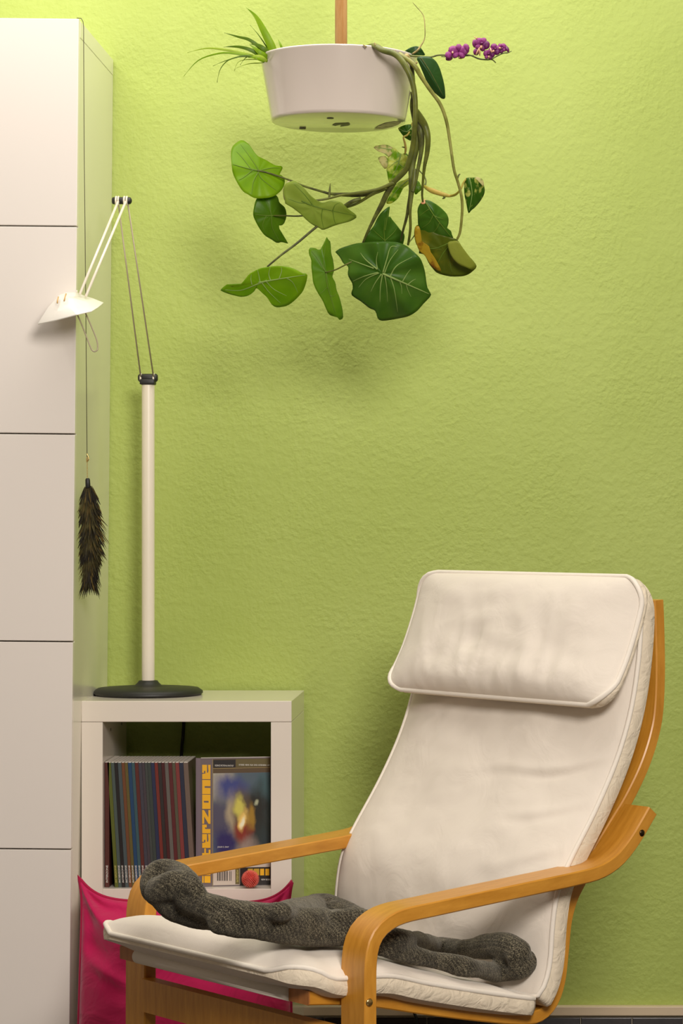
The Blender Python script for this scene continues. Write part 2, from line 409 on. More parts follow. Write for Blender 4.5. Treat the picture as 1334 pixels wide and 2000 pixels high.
spec = [(60, 115, (96, 44, 34), 'maroon'), (115, 160, (104, 112, 32), 'olive green'), (160, 202, (84, 98, 92), 'slate green'),
 (202, 245, (34, 26, 24), 'black'), (245, 290, (80, 94, 96), 'slate blue'), (290, 330, (128, 76, 40), 'rust brown'), (330, 370, (112, 98, 44), 'ochre olive'),
 (370, 415, (34, 74, 116), 'bright blue'), (415, 455, (64, 98, 104), 'teal'), (455, 500, (104, 42, 32), 'brick red'), (500, 542, (74, 70, 82), 'dusky violet'),
 (542, 578, (78, 66, 74), 'plum grey'), (578, 612, (74, 78, 74), 'mid grey'), (612, 655, (64, 74, 66), 'mossy grey'), (655, 700, (44, 50, 84), 'navy blue'),
 (700, 742, (134, 46, 34), 'scarlet'), (742, 785, (52, 44, 40), 'charcoal'), (785, 826, (82, 22, 22), 'wine red'), (826, 872, (116, 110, 102), 'light grey'),
 (872, 918, (104, 32, 34), 'crimson'), (918, 958, (98, 92, 70), 'khaki'), (958, 1006, (146, 60, 56), 'rose red'), (1006, 1058, (44, 48, 70), 'ink blue'), (1058, 1118, (128, 106, 92), 'taupe')]
YM = -.296
sm = (ZC+YM)/FPX
for i, (a, b, c, nm) in enumerate(spec):
    pa, pb = 190+a/6.352, 190+b/6.352
    w_ = (pb-pa)*sm; xt = (pa-VX)*sm
    lean = .0005 if i == 0 else .0145
    cl = tuple(min(255, int(v*.85)) for v in c)
    place = ('upright against the left side of the shelf' if i == 0 else
             'at the right end of the leaning row, beside the gap' if i == len(spec)-1 else
             'leaning between the %s and the %s ones' % (spec[i-1][3], spec[i+1][3]))
    xt = max(xt, ix0+.0008)
    spine_mag(xt+lean+(.0012 if i else 0), w_, lean, srgb(*cl), ty if nm == 'olive green' else tw, YM,
              'magazine with %s spine %s' % (nm, place))

# the magazine turned cover-out
al = math.radians(10)
M_cov = mat('cover_grey', srgb(112, 98, 100), .4); M_yel = mat('cover_yellow', srgb(244, 182, 10), .5)
M_blk = mat('cover_black', srgb(26, 18, 14), .4); M_olv = mat('cover_olive', srgb(104, 92, 48), .4)
M_brn = mat('cover_brown', srgb(92, 72, 44), .4); M_line = mat('cover_line', srgb(170, 150, 90), .4)
def picture_material():
    m = bpy.data.materials.new('cover_art'); m.use_nodes = True
    nt = m.node_tree; N = nt.nodes; L = nt.links; b = N['Principled BSDF']; b.inputs['Roughness'].default_value = .4
    uv = N.new('ShaderNodeUVMap'); uv.uv_map = 'UVMap'
    nz = N.new('ShaderNodeTexNoise'); nz.inputs['Scale'].default_value = 4; nz.inputs['Detail'].default_value = 4
    L.new(uv.outputs[0], nz.inputs['Vector'])
    wob = N.new('ShaderNodeMixRGB'); wob.blend_type = 'LINEAR_LIGHT'; wob.inputs[0].default_value = .12
    L.new(uv.outputs[0], wob.inputs[1]); L.new(nz.outputs['Color'], wob.inputs[2])
    cur = None
    def blob(cx, cy, rx, ry, col, soft=1.0):
        nonlocal cur
        mp = N.new('ShaderNodeMapping'); mp.vector_type = 'TEXTURE'
        mp.inputs['Location'].default_value = (cx, cy, 0); mp.inputs['Scale'].default_value = (rx, ry, 1)
        L.new(wob.outputs[0], mp.inputs['Vector'])
        g = N.new('ShaderNodeTexGradient'); g.gradient_type = 'SPHERICAL'
        sx = N.new('ShaderNodeSeparateXYZ'); L.new(mp.outputs[0], sx.inputs[0])
        cx_ = N.new('ShaderNodeCombineXYZ'); L.new(sx.outputs[0], cx_.inputs[0]); L.new(sx.outputs[1], cx_.inputs[1])
        L.new(cx_.outputs[0], g.inputs['Vector'])
        mr = N.new('ShaderNodeMapRange'); mr.interpolation_type = 'SMOOTHSTEP'; mr.inputs['From Max'].default_value = .75*soft
        L.new(g.outputs['Fac'], mr.inputs['Value'])
        mx = N.new('ShaderNodeMixRGB'); L.new(mr.outputs[0], mx.inputs[0]); mx.inputs[2].default_value = srgb(*col)
        if cur is None: mx.inputs[1].default_value = srgb(84, 100, 112)
        else: L.new(cur, mx.inputs[1])
        cur = mx.outputs[0]
    blob(.05, .98, .45, .4, (190, 182, 156)); blob(.95, .7, .4, .5, (66, 96, 100)); blob(.3, .85, .4, .2, (60, 68, 132))
    blob(.1, .5, .35, .35, (80, 76, 96)); blob(.75, .35, .6, .5, (40, 48, 44)); blob(.75, .62, .3, .35, (34, 32, 24))
    blob(.22, .2, .3, .3, (40, 26, 92)); blob(.95, .1, .3, .35, (40, 54, 56)); blob(.35, .55, .2, .35, (176, 160, 130))
    blob(.5, .5, .22, .45, (96, 74, 48)); blob(.52, .35, .24, .2, (136, 40, 22)); blob(.6, .12, .3, .22, (160, 140, 128)); blob(.45, .64, .12, .16, (214, 204, 90))
    blob(.66, .5, .1, .2, (166, 128, 36)); blob(.52, .48, .12, .16, (255, 214, 110)); blob(.53, .46, .06, .1, (255, 248, 210)); blob(.76, .66, .05, .07, (180, 184, 150))
    L.new(cur, b.inputs['Base Color'])
    return m
mx0 = (391.5-VX)*(ZC-.288)/FPX; my0 = -.288; MW, MH = .1335, .2435
mag = empty('magazine', (mx0, my0, iz0), 'magazine stood cover-out with yellow lettering up its side, behind the coral ball', 'magazine')
cu_, su_ = math.cos(al), math.sin(al)
def ML(a, dy, z): return Vector((mx0+a*cu_-dy*su_*-1*-1, my0+a*su_+dy*cu_, iz0+.0004+z))
def mpx(px, py): return ((px-391.5)*(ZC-.278)/FPX/cu_, (1735.5-py+ (px-391.5)*-.030)*(ZC-.278)/FPX)
def poly_local(name, pts, dy, m, par, uv=False):
    me = bpy.data.meshes.new(name); me.from_pydata([tuple(ML(a, dy, z)) for a, z in pts], [], [tuple(range(len(pts)))])
    if uv:
        l = me.uv_layers.new(name='UVMap'); a0 = min(p[0] for p in pts); a1 = max(p[0] for p in pts); z0 = min(p[1] for p in pts); z1 = max(p[1] for p in pts)
        for i_, p in enumerate(pts): l.data[i_].uv = ((p[0]-a0)/(a1-a0), (p[1]-z0)/(z1-z0))
    return link(name, me, m, par, False)
def rectp(name, x0, y0, x1, y1, dy, m, par, uv=False):
    """rectangle given by two corners in picture pixels on the cover"""
    a0, z1 = mpx(x0, y0); a1, _ = mpx(x1, y0); _, z0 = mpx(x0, y1); h_ = z1-z0
    a1 = min(a1, MW-.001)
    return poly_local(name, [(a0, z0), (a1, z0), (a1, z1), (a0, z1)], dy, m, par, uv)
bm = bmesh.new()
vs = [bm.verts.new(ML(a, d_, z)) for z in (0, MH) for d_ in (0, .0065) for a in (0, MW)]
for f in [(0, 1, 3, 2), (4, 6, 7, 5), (0, 4, 5, 1), (2, 3, 7, 6), (0, 2, 6, 4), (1, 5, 7, 3)]: bm.faces.new([vs[k] for k in f])
cover = bm_obj('cover', bm, M_cov, mag)
bm = bmesh.new()
vs = [bm.verts.new(ML(a, d_, z)) for z in (.002, MH+.001) for d_ in (.0008, .006) for a in (.001, MW-.001)]
for f in [(0, 1, 3, 2), (4, 6, 7, 5), (0, 4, 5, 1), (2, 3, 7, 6), (0, 2, 6, 4), (1, 5, 7, 3)]: bm.faces.new([vs[k] for k in f])
bm_obj('pages', bm, M_paper, mag)
M_spine = mat('spine_grey', srgb(138, 124, 132), .5)
bm = bmesh.new()
vs = [bm.verts.new(Vector((mx0-.0092, my0+.004, 0))+Vector((p*.0092, -p*.004*1+q*.006, iz0+.0004+z))) for z in (0, MH) for q in (0, 1) for p in (0, 1)]
for f in [(0, 1, 3, 2), (4, 6, 7, 5), (0, 4, 5, 1), (2, 3, 7, 6), (0, 2, 6, 4), (1, 5, 7, 3)]: bm.faces.new([vs[k] for k in f])
bm_obj('spine', bm, M_spine, mag)
M_art = picture_material()
rectp('cover_strip', 415.5, 1487, 545, 1514, -.0003, M_brn, cover)
rectp('cover_strip', 459.5, 1486, 545, 1501.5, -.0005, M_olv, cover)
rectp('cover_strip', 415.8, 1488.5, 458.5, 1503.5, -.0005, M_blk, cover)
rectp('cover_line', 415.5, 1504.5, 545, 1505.3, -.0006, M_line, cover)
rectp('cover_line', 414.6, 1487, 415.4, 1735, -.0006, M_line, cover)
rectp('cover_picture', 415.8, 1514.5, 545, 1690, -.0004, M_art, cover, True)
rectp('cover_panel', 415.8, 1690, 545, 1733, -.0005, mat('cover_pale', srgb(204, 190, 176), .5), cover)
rectp('cover_panel', 458.2, 1698, 466.3, 1730.5, -.0007, M_olv, cover)
rectp('cover_panel', 467, 1698, 545, 1732.5, -.0007, M_blk, cover)
for k, (dx, wd) in enumerate([(0, 1.6), (2.6, .8), (4.4, 1.8), (7.4, .7), (9.2, 1.3), (11.6, .6), (13.4, 1.8), (16.4, .9), (18.6, 1.5), (23.2, 1.0), (25.8, 1.2)]):
    rectp('barcode_bar', 423.5+dx, 1705, 423.5+dx+wd, 1724, -.0007, M_blk, cover)
# big yellow title reading up the left edge
GL = {'i': [[(0, 0), (1, 0), (1, .74), (0, .74)], [(0, .82), (1, .82), (1, 1), (0, 1)]],
 'n': [[(0, 0), (.44, 0), (.44, .7), (.56, .7), (.56, 0), (1, 0), (1, 1), (0, 1)]],
 't': [[(.1, 0), (.9, 0), (.9, .22), (.62, .22), (.62, .55), (1, .55), (1, .75), (.62, .75), (.62, 1), (.1, 1), (.1, .75), (0, .75), (0, .55), (.1, .55)]],
 'e': [[(0, 0), (1, 0), (1, .3), (.6, .24), (.45, .3), (.45, .42), (1, .42), (1, 1), (.44, 1), (.44, .78), (.58, .78), (.58, .62), (.4, .62), (.36, 1), (0, 1)]],
 'r': [[(0, 0), (.5, 0), (.5, .62), (.66, .7), (.66, .45), (1, .45), (1, 1), (0, 1)]],
 'z': [[(0, 0), (1, 0), (1, .25), (.46, .25), (1, .78), (1, 1), (0, 1), (0, .76), (.52, .76), (0, .24)]],
 'o': [[(0, 0), (1, 0), (1, .22), (.44, .22), (.44, .8), (.56, .8), (.56, .22), (1, .22), (1, 1), (0, 1)]]}
rows = [(1728, 1714.5, 'i'), (1713, 1686, 'n'), (1684.5, 1661, 't'), (1660, 1633, 'e'), (1631.5, 1614.5, 'r'), (1613, 1586, 'z'), (1584, 1556, 'o'), (1555, 1527.5, 'n'), (1526, 1498, 'e')]
for y1_, y0_, g in rows:
    for pl in GL[g]:
        pts = [mpx(410.6-q[1]*15.8, y1_+(y0_-y1_)*q[0]) for q in ([(a, b) for a, b in pl])]
        # letters stand with their heads towards the spine
        me = bpy.data.meshes.new('title_letter'); me.from_pydata([tuple(ML(a, -.0008, z)) for a, z in pts], [], [tuple(range(len(pts)))])
        link('title_letter', me, M_yel, cover, False)
def cover_text(body, px, py, wpx, hpx, m, rot=False):
    cu = bpy.data.curves.new('cover_lettering', 'FONT'); cu.body = body; cu.size = 1; cu.offset = .02
    t = bpy.data.objects.new('tmp', cu); COL.objects.link(t)
    dg = bpy.context.evaluated_depsgraph_get(); me = bpy.data.meshes.new_from_object(t.evaluated_get(dg)); bpy.data.objects.remove(t)
    x0 = min(v.co.x for v in me.vertices); x1 = max(v.co.x for v in me.vertices); y0 = min(v.co.y for v in me.vertices); y1 = max(v.co.y for v in me.vertices)
    for v in me.vertices:
        u, q = (v.co.x-x0)/(x1-x0), (v.co.y-y0)/(y1-y0)
        a, z = mpx(px+wpx*u, py-hpx*q) if not rot else mpx(px+wpx*(1-q), py-hpx*u)
        v.co = ML(a, -.001, z)
    link('cover_lettering', me, m, cover, False)
cover_text('SCIENCE FICTION & FANTASY', 419, 1500.6, 36, 3.2, tw)
cover_text('STORIES  NEWS  FILM  DVDS  INTERVIEWS  ART', 465, 1498.6, 60, 3, tw)
cover_text('JULIE C. DAY', 424, 1660, 22, 3.6, tw)
cover_text('INTERVIEW', 460.4, 1726, 4, 24, ty, True)
cover_text('NEW BOOKS', 508, 1722.5, 20, 3, tw)
for (a, b_) in ((482, 492), (493.5, 504), (505.8, 513.5), (516, 523.5)):
    rectp('title_letter', a, 1700, b_, 1713, -.0009, M_yel if a > 500 else mat('cover_gold', srgb(200, 160, 40), .5), cover)

# spiky ball
bc = P(489, 1713, -.304)
ball = empty('spiky_ball', (bc.x, bc.y, iz0), 'small coral rubber ball with soft spikes on the shelf before the magazine', 'ball')
bm = bmesh.new(); R0 = .0135
bmesh.ops.create_icosphere(bm, subdivisions=3, radius=.011)
for v in bm.verts: v.co += Vector((bc.x, bc.y, iz0+.0172))
bm_obj('core', bm, mat('coral_rubber_core', srgb(214, 66, 54), .6), ball, True)
bm = bmesh.new(); NS = 300
for k in range(NS):
    zz = 1-2*(k+.5)/NS; ph = k*2.399963; rr = math.sqrt(1-zz*zz); d = Vector((rr*math.cos(ph), rr*math.sin(ph), zz))
    c0 = Vector((bc.x, bc.y, iz0+.0172))
    tube_into(bm, [c0+d*.0100, c0+d*.0142, c0+d*.0172], [.0008, .0007, .0003], 5)
bm_obj('spikes', bm, M_ball, ball, True)

# ------------------------------------------------------------------ floor lamp on the shelf
LY = -.145
lb = P(289.5, 1354, LY); lb.z = sz1
lamp = empty('reading_lamp', (lb.x, LY, sz1), 'tall white adjustable lamp with round black foot standing on the shelf unit', 'lamp')
lathe('base', [(0, 0), (.102, 0), (.1065, .004), (.106, .008), (.098, .0135), (.05, .017), (.027, .018), (.021, .024), (.018, .028), (.0135, .0285), (0, .0285)], (lb.x, LY, sz1), M_black, lamp, 72)
pt = P(289, 752, LY).z
lathe('pole', [(0, .027), (.0125, .027), (.0125, pt-sz1), (0, pt-sz1)], (lb.x, LY, sz1), M_lampw, lamp, 40); 
for o in COL.objects:
    if o.name.startswith(('pole', 'base')) and o.parent == lamp: sharp(o, 50)
bm = bmesh.new(); j = P(289, 739, LY)
add_box(bm, (j.x-.0145, j.y-.014, j.z-.0125), (j.x+.0145, j.y+.014, j.z-.002), .002)
tube_into(bm, [(j.x-.019, j.y, j.z+.001), (j.x-.0165, j.y, j.z+.001), (j.x+.0165, j.y, j.z+.001), (j.x+.019, j.y, j.z+.001)], [.0055, .008, .008, .0055], 14)
bm_obj('lower_joint', bm, M_black, lamp, True)
JY = -.30
u = P(237.5, 392, JY)
bm = bmesh.new(); hw = 18.5*(ZC+JY)/FPX
tube_into(bm, [(u.x-hw, u.y, u.z), (u.x-hw+.002, u.y, u.z), (u.x+hw-.002, u.y, u.z), (u.x+hw, u.y, u.z), (u.x+hw+.0015, u.y, u.z)], [.0052, .0068, .0068, .0052, .002], 14)
bm_obj('upper_joint', bm, M_black, lamp, True)
def ring(px, py, Y, r, name='arm_clip'):
    c = P(px, py, Y); pts = [c+Vector((0, r*math.cos(a), r*math.sin(a))) for a in [2*math.pi*k/18 for k in range(18)]]
    tube(name, pts, .0018, M_lampw, lamp, 8, True)
for q in (227, 231.5, 243, 248): ring(q, 392, JY, .0074)
for q in (275.5, 300.5): ring(q, 739, LY, .0085)
tube('lower_arm', [P(231, 396, JY), P(275, 737, LY-.008)], .0015, M_lampg, lamp, 8)
tube('lower_arm', [P(249.5, 396, JY), P(300, 737, LY-.008)], .0015, M_lampg, lamp, 8)
SY = -.50
tube('upper_arm', [P(230.5, 394, JY-.006), P(156, 574, SY)], .0025, M_lampw, lamp, 10)
tube('upper_arm', [P(245.5, 394, JY-.006), P(168, 578, SY)], .0025, M_lampw, lamp, 10)
# shade: folded dish, thin shell
rim = [P(73, 633, SY-.02), P(88, 618, SY+.03), P(112, 598, SY+.085), P(160, 586, SY+.11), P(203, 591, SY+.02), P(192, 600, SY-.02), P(180, 607, SY-.06), P(150, 614, SY-.075), P(110, 625, SY-.055)]
mid = [P(93, 601, SY-.01), P(104, 590, SY+.03), P(124, 579, SY+.06), P(158, 577, SY+.07), P(183, 583, SY+.02), P(176, 592, SY-.02), P(163, 600, SY-.045), P(140, 602, SY-.055), P(112, 607, SY-.045)]
top = [P(112, 580, SY-.008), P(116, 576, SY+.015), P(128, 571.5, SY+.03), P(150, 571, SY+.04), P(164, 577, SY+.02), P(152, 584, SY-.015), P(146, 582.5, SY-.025), P(135, 583, SY-.03), P(120, 585, SY-.025)]
bm = bmesh.new(); R3 = [[bm.verts.new(p) for p in r_] for r_ in (rim, mid, top)]; n = len(rim)
for a, b_ in ((0, 1), (1, 2)):
    for k in range(n): bm.faces.new((R3[a][k], R3[a][(k+1) % n], R3[b_][(k+1) % n], R3[b_][k]))
cen = bm.verts.new(sum((v.co for v in R3[2]), Vector())/n)
for k in range(n): bm.faces.new((R3[2][k], R3[2][(k+1) % n], cen))
sh = bm_obj('shade', bm, M_shade, lamp, True)
so = sh.modifiers.new('t', 'SOLIDIFY'); so.thickness = .0025; so.offset = -1
ss = sh.modifiers.new('s', 'BEVEL'); ss.width = .004; ss.segments = 3; ss.limit_method = 'ANGLE'; ss.angle_limit = .3
if False: tube('shade_rib', [P(131, 585, SY-.036), P(143, 582, SY-.036), P(150, 588, SY-.042), P(164, 601, SY-.055), P(178, 604, SY-.065)], .0016, M_lampw, sh, 8)
for q in ((112, 592, 114, 580), (125.5, 588, 129, 574)):
    tube('vent_slot', [P(q[0], q[1], SY-.040), P((q[0]+q[2])/2-.5, (q[1]+q[3])/2, SY-.036), P(q[2], q[3], SY-.022)], .0013, M_goldslot, sh, 8)
tube('shade_peg', [P(150.5, 572, SY+.02), P(150, 567, SY+.02)], .0012, M_lampw, sh, 8)
tube('handle_loop', catmull([P(150, 612, SY-.03), P(162, 640, SY-.04), P(176, 676, SY-.045), P(181, 685, SY-.046), P(187, 686, SY-.046), P(191, 679, SY-.045), P(187, 658, SY-.04), P(165.5, 608, SY-.03)], 6), .0013, M_lampg, lamp, 8)
# power cord down behind the shelf
tube('power_cord', catmull([Vector((lb.x+.055, -.045, sz1+.004)), P(360, 1380, -.006)+Vector((0, 0, 0)), P(358, 1430, -.006), P(354, 1480, -.006), P(350, 1600, -.006), P(352, 1900, -.006)], 6), .0032, M_black, lamp, 8)
tag(tube('cord', catmull([P(778, 1962, -.03), P(800, 1968, -.028), P(812, 1985, -.026), P(816, 2010, -.024), Vector((-.15, -.05, .004)), Vector((.1, -.1, .004))], 6), .003, M_black, None, 8),
    'thin black cord dropping past the cream rail below the armchair', 'cord')

# ------------------------------------------------------------------ feather duster hanging on the cabinet side
FY = -.395
dus = empty('feather_duster', P(176, 1160, FY), 'dark brown feather duster hanging by a thread on the cabinet side', 'duster')
tube('hanging_thread', [P(150, 35.5, FY+.004), P(158.5, 36, FY+.002), P(162, 42, FY), P(163.3, 52, FY), P(164.5, 300, FY), P(168, 640, FY), P(170, 893, FY)], .0007, M_string, dus, 6)
bm = bmesh.new()
for k in range(11): 
    c = P(170.2+.05*k, 904+k*3, FY); 
    bmesh.ops.create_uvsphere(bm, u_segments=8, v_segments=6, radius=.0011, matrix=Matrix.Translation(c))
bm_obj('bead_chain', bm, M_brass, dus, True)
tube('hook', catmull([P(169.5, 886, FY), P(172, 891, FY), P(173, 897, FY), P(169.5, 902, FY), P(170, 893, FY)], 5), .0011, M_brass, dus, 6)
tube('cap', [P(171, 934, FY), P(171.2, 937, FY), P(172, 952, FY), P(172.3, 953, FY)], [.003, .0045, .0048, .004], M_black, dus, 14)
axis = lambda t: P(172.5+3.5*math.sin(t*3.0), 948+t*195, FY)
def feather_into(bm, base, tip, wid, bend):
    n_ = 7; ax = (tip-base); sd = ax.cross(Vector((0, 1, 0))); sd = sd.normalized() if sd.length > 1e-6 else Vector((1, 0, 0))
    rows_ = []
    for k in range(n_+1):
        t = k/n_; c = base+ax*t+bend*math.sin(t*math.pi*.5)*t
        w__ = wid*math.sin(math.pi*min(1, .12+t*.86))**.7
        rows_.append((bm.verts.new(c-sd*w__), bm.verts.new(c+Vector((0, .0008, 0))), bm.verts.new(c+sd*w__)))
    for k in range(n_):
        a, b_ = rows_[k], rows_[k+1]
        if k % 1 == 0:
            bm.faces.new((a[0], a[1], b_[1], b_[0])); bm.faces.new((a[1], a[2], b_[2], b_[1]))
b1 = bmesh.new(); b2 = bmesh.new()
for k in range(900):
    t = random.random()**.9
    c = axis(t*.9); a = random.uniform(0, 2*math.pi)
    prof = (.010+.012*math.sin(min(1, t*1.15+.06)*math.pi)**.6) if t < .93 else .012
    out = Vector((math.cos(a), .45*math.sin(a), 0))*prof*random.uniform(.5, 1.6)
    ln = random.uniform(.022, .045)
    tip = c+out+Vector((0, 0, -ln)); tip.x = max(tip.x, P(156, 1000, FY).x)
    feather_into(b2 if random.random() < .3 else b1, c+out*.25, tip, random.uniform(.0006, .0018), Vector((random.uniform(-.004, .004), random.uniform(-.003, .003), 0)))
for k in range(260):       # ragged strays along the outline
    t = random.random(); c = axis(t*.95); sg = random.choice((-1, 1, 1))
    out = Vector((sg*random.uniform(.012, .022), random.uniform(-.01, .01), 0)); tip = c+out+Vector((0, 0, -random.uniform(.02, .035)))
    tip.x = max(tip.x, P(155, 1000, FY).x)
    feather_into(b1, c+out*.3, tip, .0006, Vector((0, 0, -.006)))
bm_obj('feathers', b1, M_feather, dus, True, 'stuff', False); bm_obj('brown_feathers', b2, M_feather2, dus, True, 'stuff', False)

# ------------------------------------------------------------------ hanging planter
PY = -.55; pk = (ZC+PY)/FPX
pc = P(661.5, 240, PY); zr = P(661, 117, PY).z; hh = zr-pc.z
planter = empty('hanging_planter', (pc.x, PY, pc.z), 'round white enamel bowl planter hanging from a wooden pole near the top', 'planter')
rb_, rt_ = 132*pk, 153*pk
bowl = lathe('bowl', [(0, .0), (rb_-.008, 0), (rb_-.002, .0015), (rb_, .006), (rt_-.001, hh-.002), (rt_+.0012, hh), (rt_+.0006, hh+.0022), (rt_-.0022, hh+.0015), (rt_-.004, hh-.004), (rb_-.004, .012), (0, .01)], (pc.x, PY, pc.z), M_pot, planter, 96)
lathe('soil', [(0, hh-.03), (rt_-.012, hh-.03), (rt_-.02, hh-.045), (0, hh-.045)], (pc.x, PY, pc.z), M_soil, planter, 48)
for (a, b_) in ((645, 231), (591, 251)):
    q = P(a, b_, PY); d_ = (pc.z-.0005); 
    # drain plugs on the underside, placed where that pixel's ray meets the base plane
    dd = (HC-d_)*FPX/(b_-VY); xx = (a-VX)*dd/FPX; 
    lathe('foot_dot', [(0, 0), (.0062, 0), (.006, -.0012), (0, -.0012)], (xx, dd-ZC, pc.z), M_mark, planter, 16)
def under(px, py):
    dd = (HC-pc.z)*FPX/(py-VY); return Vector(((px-VX)*dd/FPX, dd-ZC, pc.z-.0006))
mesh_obj('underside_mark', [under(*q) for q in ((648, 244), (655, 240.5), (682, 239.5), (684, 243), (680, 245), (664, 247), (666, 244.5), (677, 242), (664, 243.5), (655, 245.5))], [tuple(range(10))], M_mark, planter, False)
mesh_obj('water_stain', [under(*q) for q in ((730, 253), (738, 246), (752, 240), (770, 237), (784, 238), (778, 243), (765, 248), (750, 251))], [tuple(range(8))], M_smudge, planter, False)
bm = bmesh.new(); pxx = P(666, 50, PY).x; pr = 11*pk
tube_into(bm, [(pxx-.0035, PY, pc.z+.01), (pxx-.0035, PY, ZT)], pr*.72, 20); tube_into(bm, [(pxx+.0055, PY+.002, pc.z+.01), (pxx+.0055, PY+.002, ZT)], pr*.55, 16)
bm_obj('pole', bm, M_pole, planter, True)

# ------------------------------------------------------------------ leaves
def inpoly(x, y, poly):
    c = False; n = len(poly); j_ = n-1
    for i in range(n):
        xi, yi = poly[i]; xj, yj = poly[j_]
        if (yi > y) != (yj > y) and x < (xj-xi)*(y-yi)/(yj-yi)+xi: c = not c
        j_ = i
    return c
def leaf(plant, outline, ctr, Y, m, tilt=(0, 0), cup=.02, wav=.004, veins=(), veinmat=None, rings=9, seg=72, smooth=3, fold=None, phase=0, name='leaf'):
    """leaf blade: a fan grown from the stalk point; tilt = metres of depth per 100 px right/down; fold = midrib (two pixels) it bends about"""
    ol = catmull(outline, smooth, True) if smooth > 1 else outline
    ol = resample([(a, b_, 0) for a, b_ in ol], seg, True)
    cx, cy = ctr
    rmax = max(math.hypot(p.x-cx, p.y-cy) for p in ol)
    def dep(x, y):
        r = math.hypot(x-cx, y-cy)/rmax; a = math.atan2(y-cy, x-cx)
        d = Y + tilt[0]*(x-cx)/100 + tilt[1]*(y-cy)/100 + cup*r*r + wav*r*r*math.sin(5*a+phase)+wav*.5*r*math.sin(9*a+2*phase)
        if fold:
            (ax_, ay), (bx, by), k = fold
            L_ = math.hypot(bx-ax_, by-ay); dist = abs((bx-ax_)*(y-ay)-(by-ay)*(x-ax_))/L_
            d += k*dist/100
        return d
    verts = [P(cx, cy, dep(cx, cy))]; faces = []
    for i in range(1, rings+1):
        t = i/rings
        for p in ol:
            x, y = cx+(p.x-cx)*t, cy+(p.y-cy)*t; verts.append(P(x, y, dep(x, y)))
    n = seg
    for k in range(n): faces.append((0, 1+k, 1+(k+1) % n))
    for i in range(rings-1):
        for k in range(n):
            a = 1+i*n; b_ = a+n; faces.append((a+k, b_+k, b_+(k+1) % n, a+(k+1) % n))
    o = mesh_obj(name, verts, faces, m, plant)
    s_ = o.modifiers.new('thickness', 'SOLIDIFY'); s_.thickness = .0006; s_.offset = 0
    if veins:
        bm = bmesh.new()
        for v in veins:
            w0 = v[0]*1.35; pts = catmull(v[1:], 8) if len(v) > 3 else catmull(v[1:], 10)
            L3 = [P(x, y, dep(x, y)-.0008) for x, y in pts]
            N_ = len(L3)-1
            tube_into(bm, L3, [pk*w0*(1-.75*i/N_) for i in range(N_+1)], 6)
        bm_obj('veins', bm, veinmat or L_vein2, o, True)
    return o
def stalk(plant, pts, rpx, m, name='stem', n=7):
    """pts = (px, py, Y); rpx = radius in pixels, one or per point"""
    rs = rpx if isinstance(rpx, (list, tuple)) else [rpx]*len(pts)
    Q, R_ = interp([P(*p) for p in pts], [r*pk for r in rs], n)
    return tube(name, Q, R_, m, plant, 8)

# arrowhead vine with the big leaves
arr = empty('arrowhead_vine', P(770, 100, PY), 'trailing houseplant with large arrow-shaped green leaves spilling from the bowl', 'plant')
F0 = -.60; G0 = -.60
leaf(arr, [(470, 274), (455, 285), (451, 300), (452.5, 322), (456, 342), (472, 371), (485, 380), (497.7, 387), (518, 387), (537.5, 382), (553, 367), (556, 350), (549, 342), (546, 340), (552, 329), (549, 324), (537.5, 323), (518, 312), (504, 305), (496, 296), (487, 283), (478, 276)], (506, 334), -.57, L_bright, (.02, -.04), .015, .004,
     [(1.3, (506, 334), (480, 328), (455, 321)), (.9, (506, 334), (492, 312), (470, 282)), (.9, (506, 334), (495, 355), (492, 378)), (.9, (504, 336), (512, 350), (540, 372)), (.8, (495, 331), (478, 345), (466, 352)), (.8, (490, 330), (475, 310), (462, 296)), (.8, (508, 333), (530, 328), (547, 328))], L_vein2)
leaf(arr, [(523, 373), (510, 377.5), (500, 390), (496, 405), (494.5, 420), (499, 432), (506, 445), (516.6, 459.4), (529, 467), (541, 474.5), (550, 472.5), (563, 476), (557, 468), (548, 455), (545, 440), (550, 440.5), (556, 434), (559.6, 419.5), (556, 405), (546, 396), (543, 386), (537.5, 380)], (530, 421), -.55, L_deep, (.05, .02), .02, .003,
     [(1.2, (545, 421), (520, 421), (498, 419)), (.8, (530, 421), (525, 400), (515, 382)), (.8, (530, 421), (532, 445), (545, 470)), (.7, (520, 421), (513, 440), (520, 457))], L_vein2)
leaf(arr, [(567, 354.5), (575, 353), (583, 358), (594, 367), (604, 379), (617, 390), (630, 396), (640, 393), (649, 391.5), (660, 393), (668, 396.5), (680, 408), (697, 421.6), (690, 429), (678, 434), (655, 440), (632, 449), (625, 446), (609, 438), (597, 428), (586, 417), (570, 405), (556, 396.5), (557, 390), (553, 377.5), (556, 360)], (612, 408), -.62, L_grey, (.01, .05), .012, .005,
     [(1.0, (589, 392), (612, 402), (650, 412), (694, 421)), (.8, (612, 402), (595, 380), (575, 360)), (.7, (630, 407), (628, 425), (632, 445)), (.7, (650, 412), (652, 425), (655, 437)), (.7, (600, 396), (585, 396), (562, 388)), (.7, (650, 411), (655, 400), (664, 396))], L_vein2)
leaf(arr, [(553.5, 366), (563, 353.5), (567, 356), (566, 372), (563, 384), (556, 392), (553, 380)], (559, 372), -.624, mat('leaf_white_patch', srgb(214, 206, 166), .5, trans=.4), (0, .05), .004, .001, rings=3, seg=24, name='pale_leaf_edge')
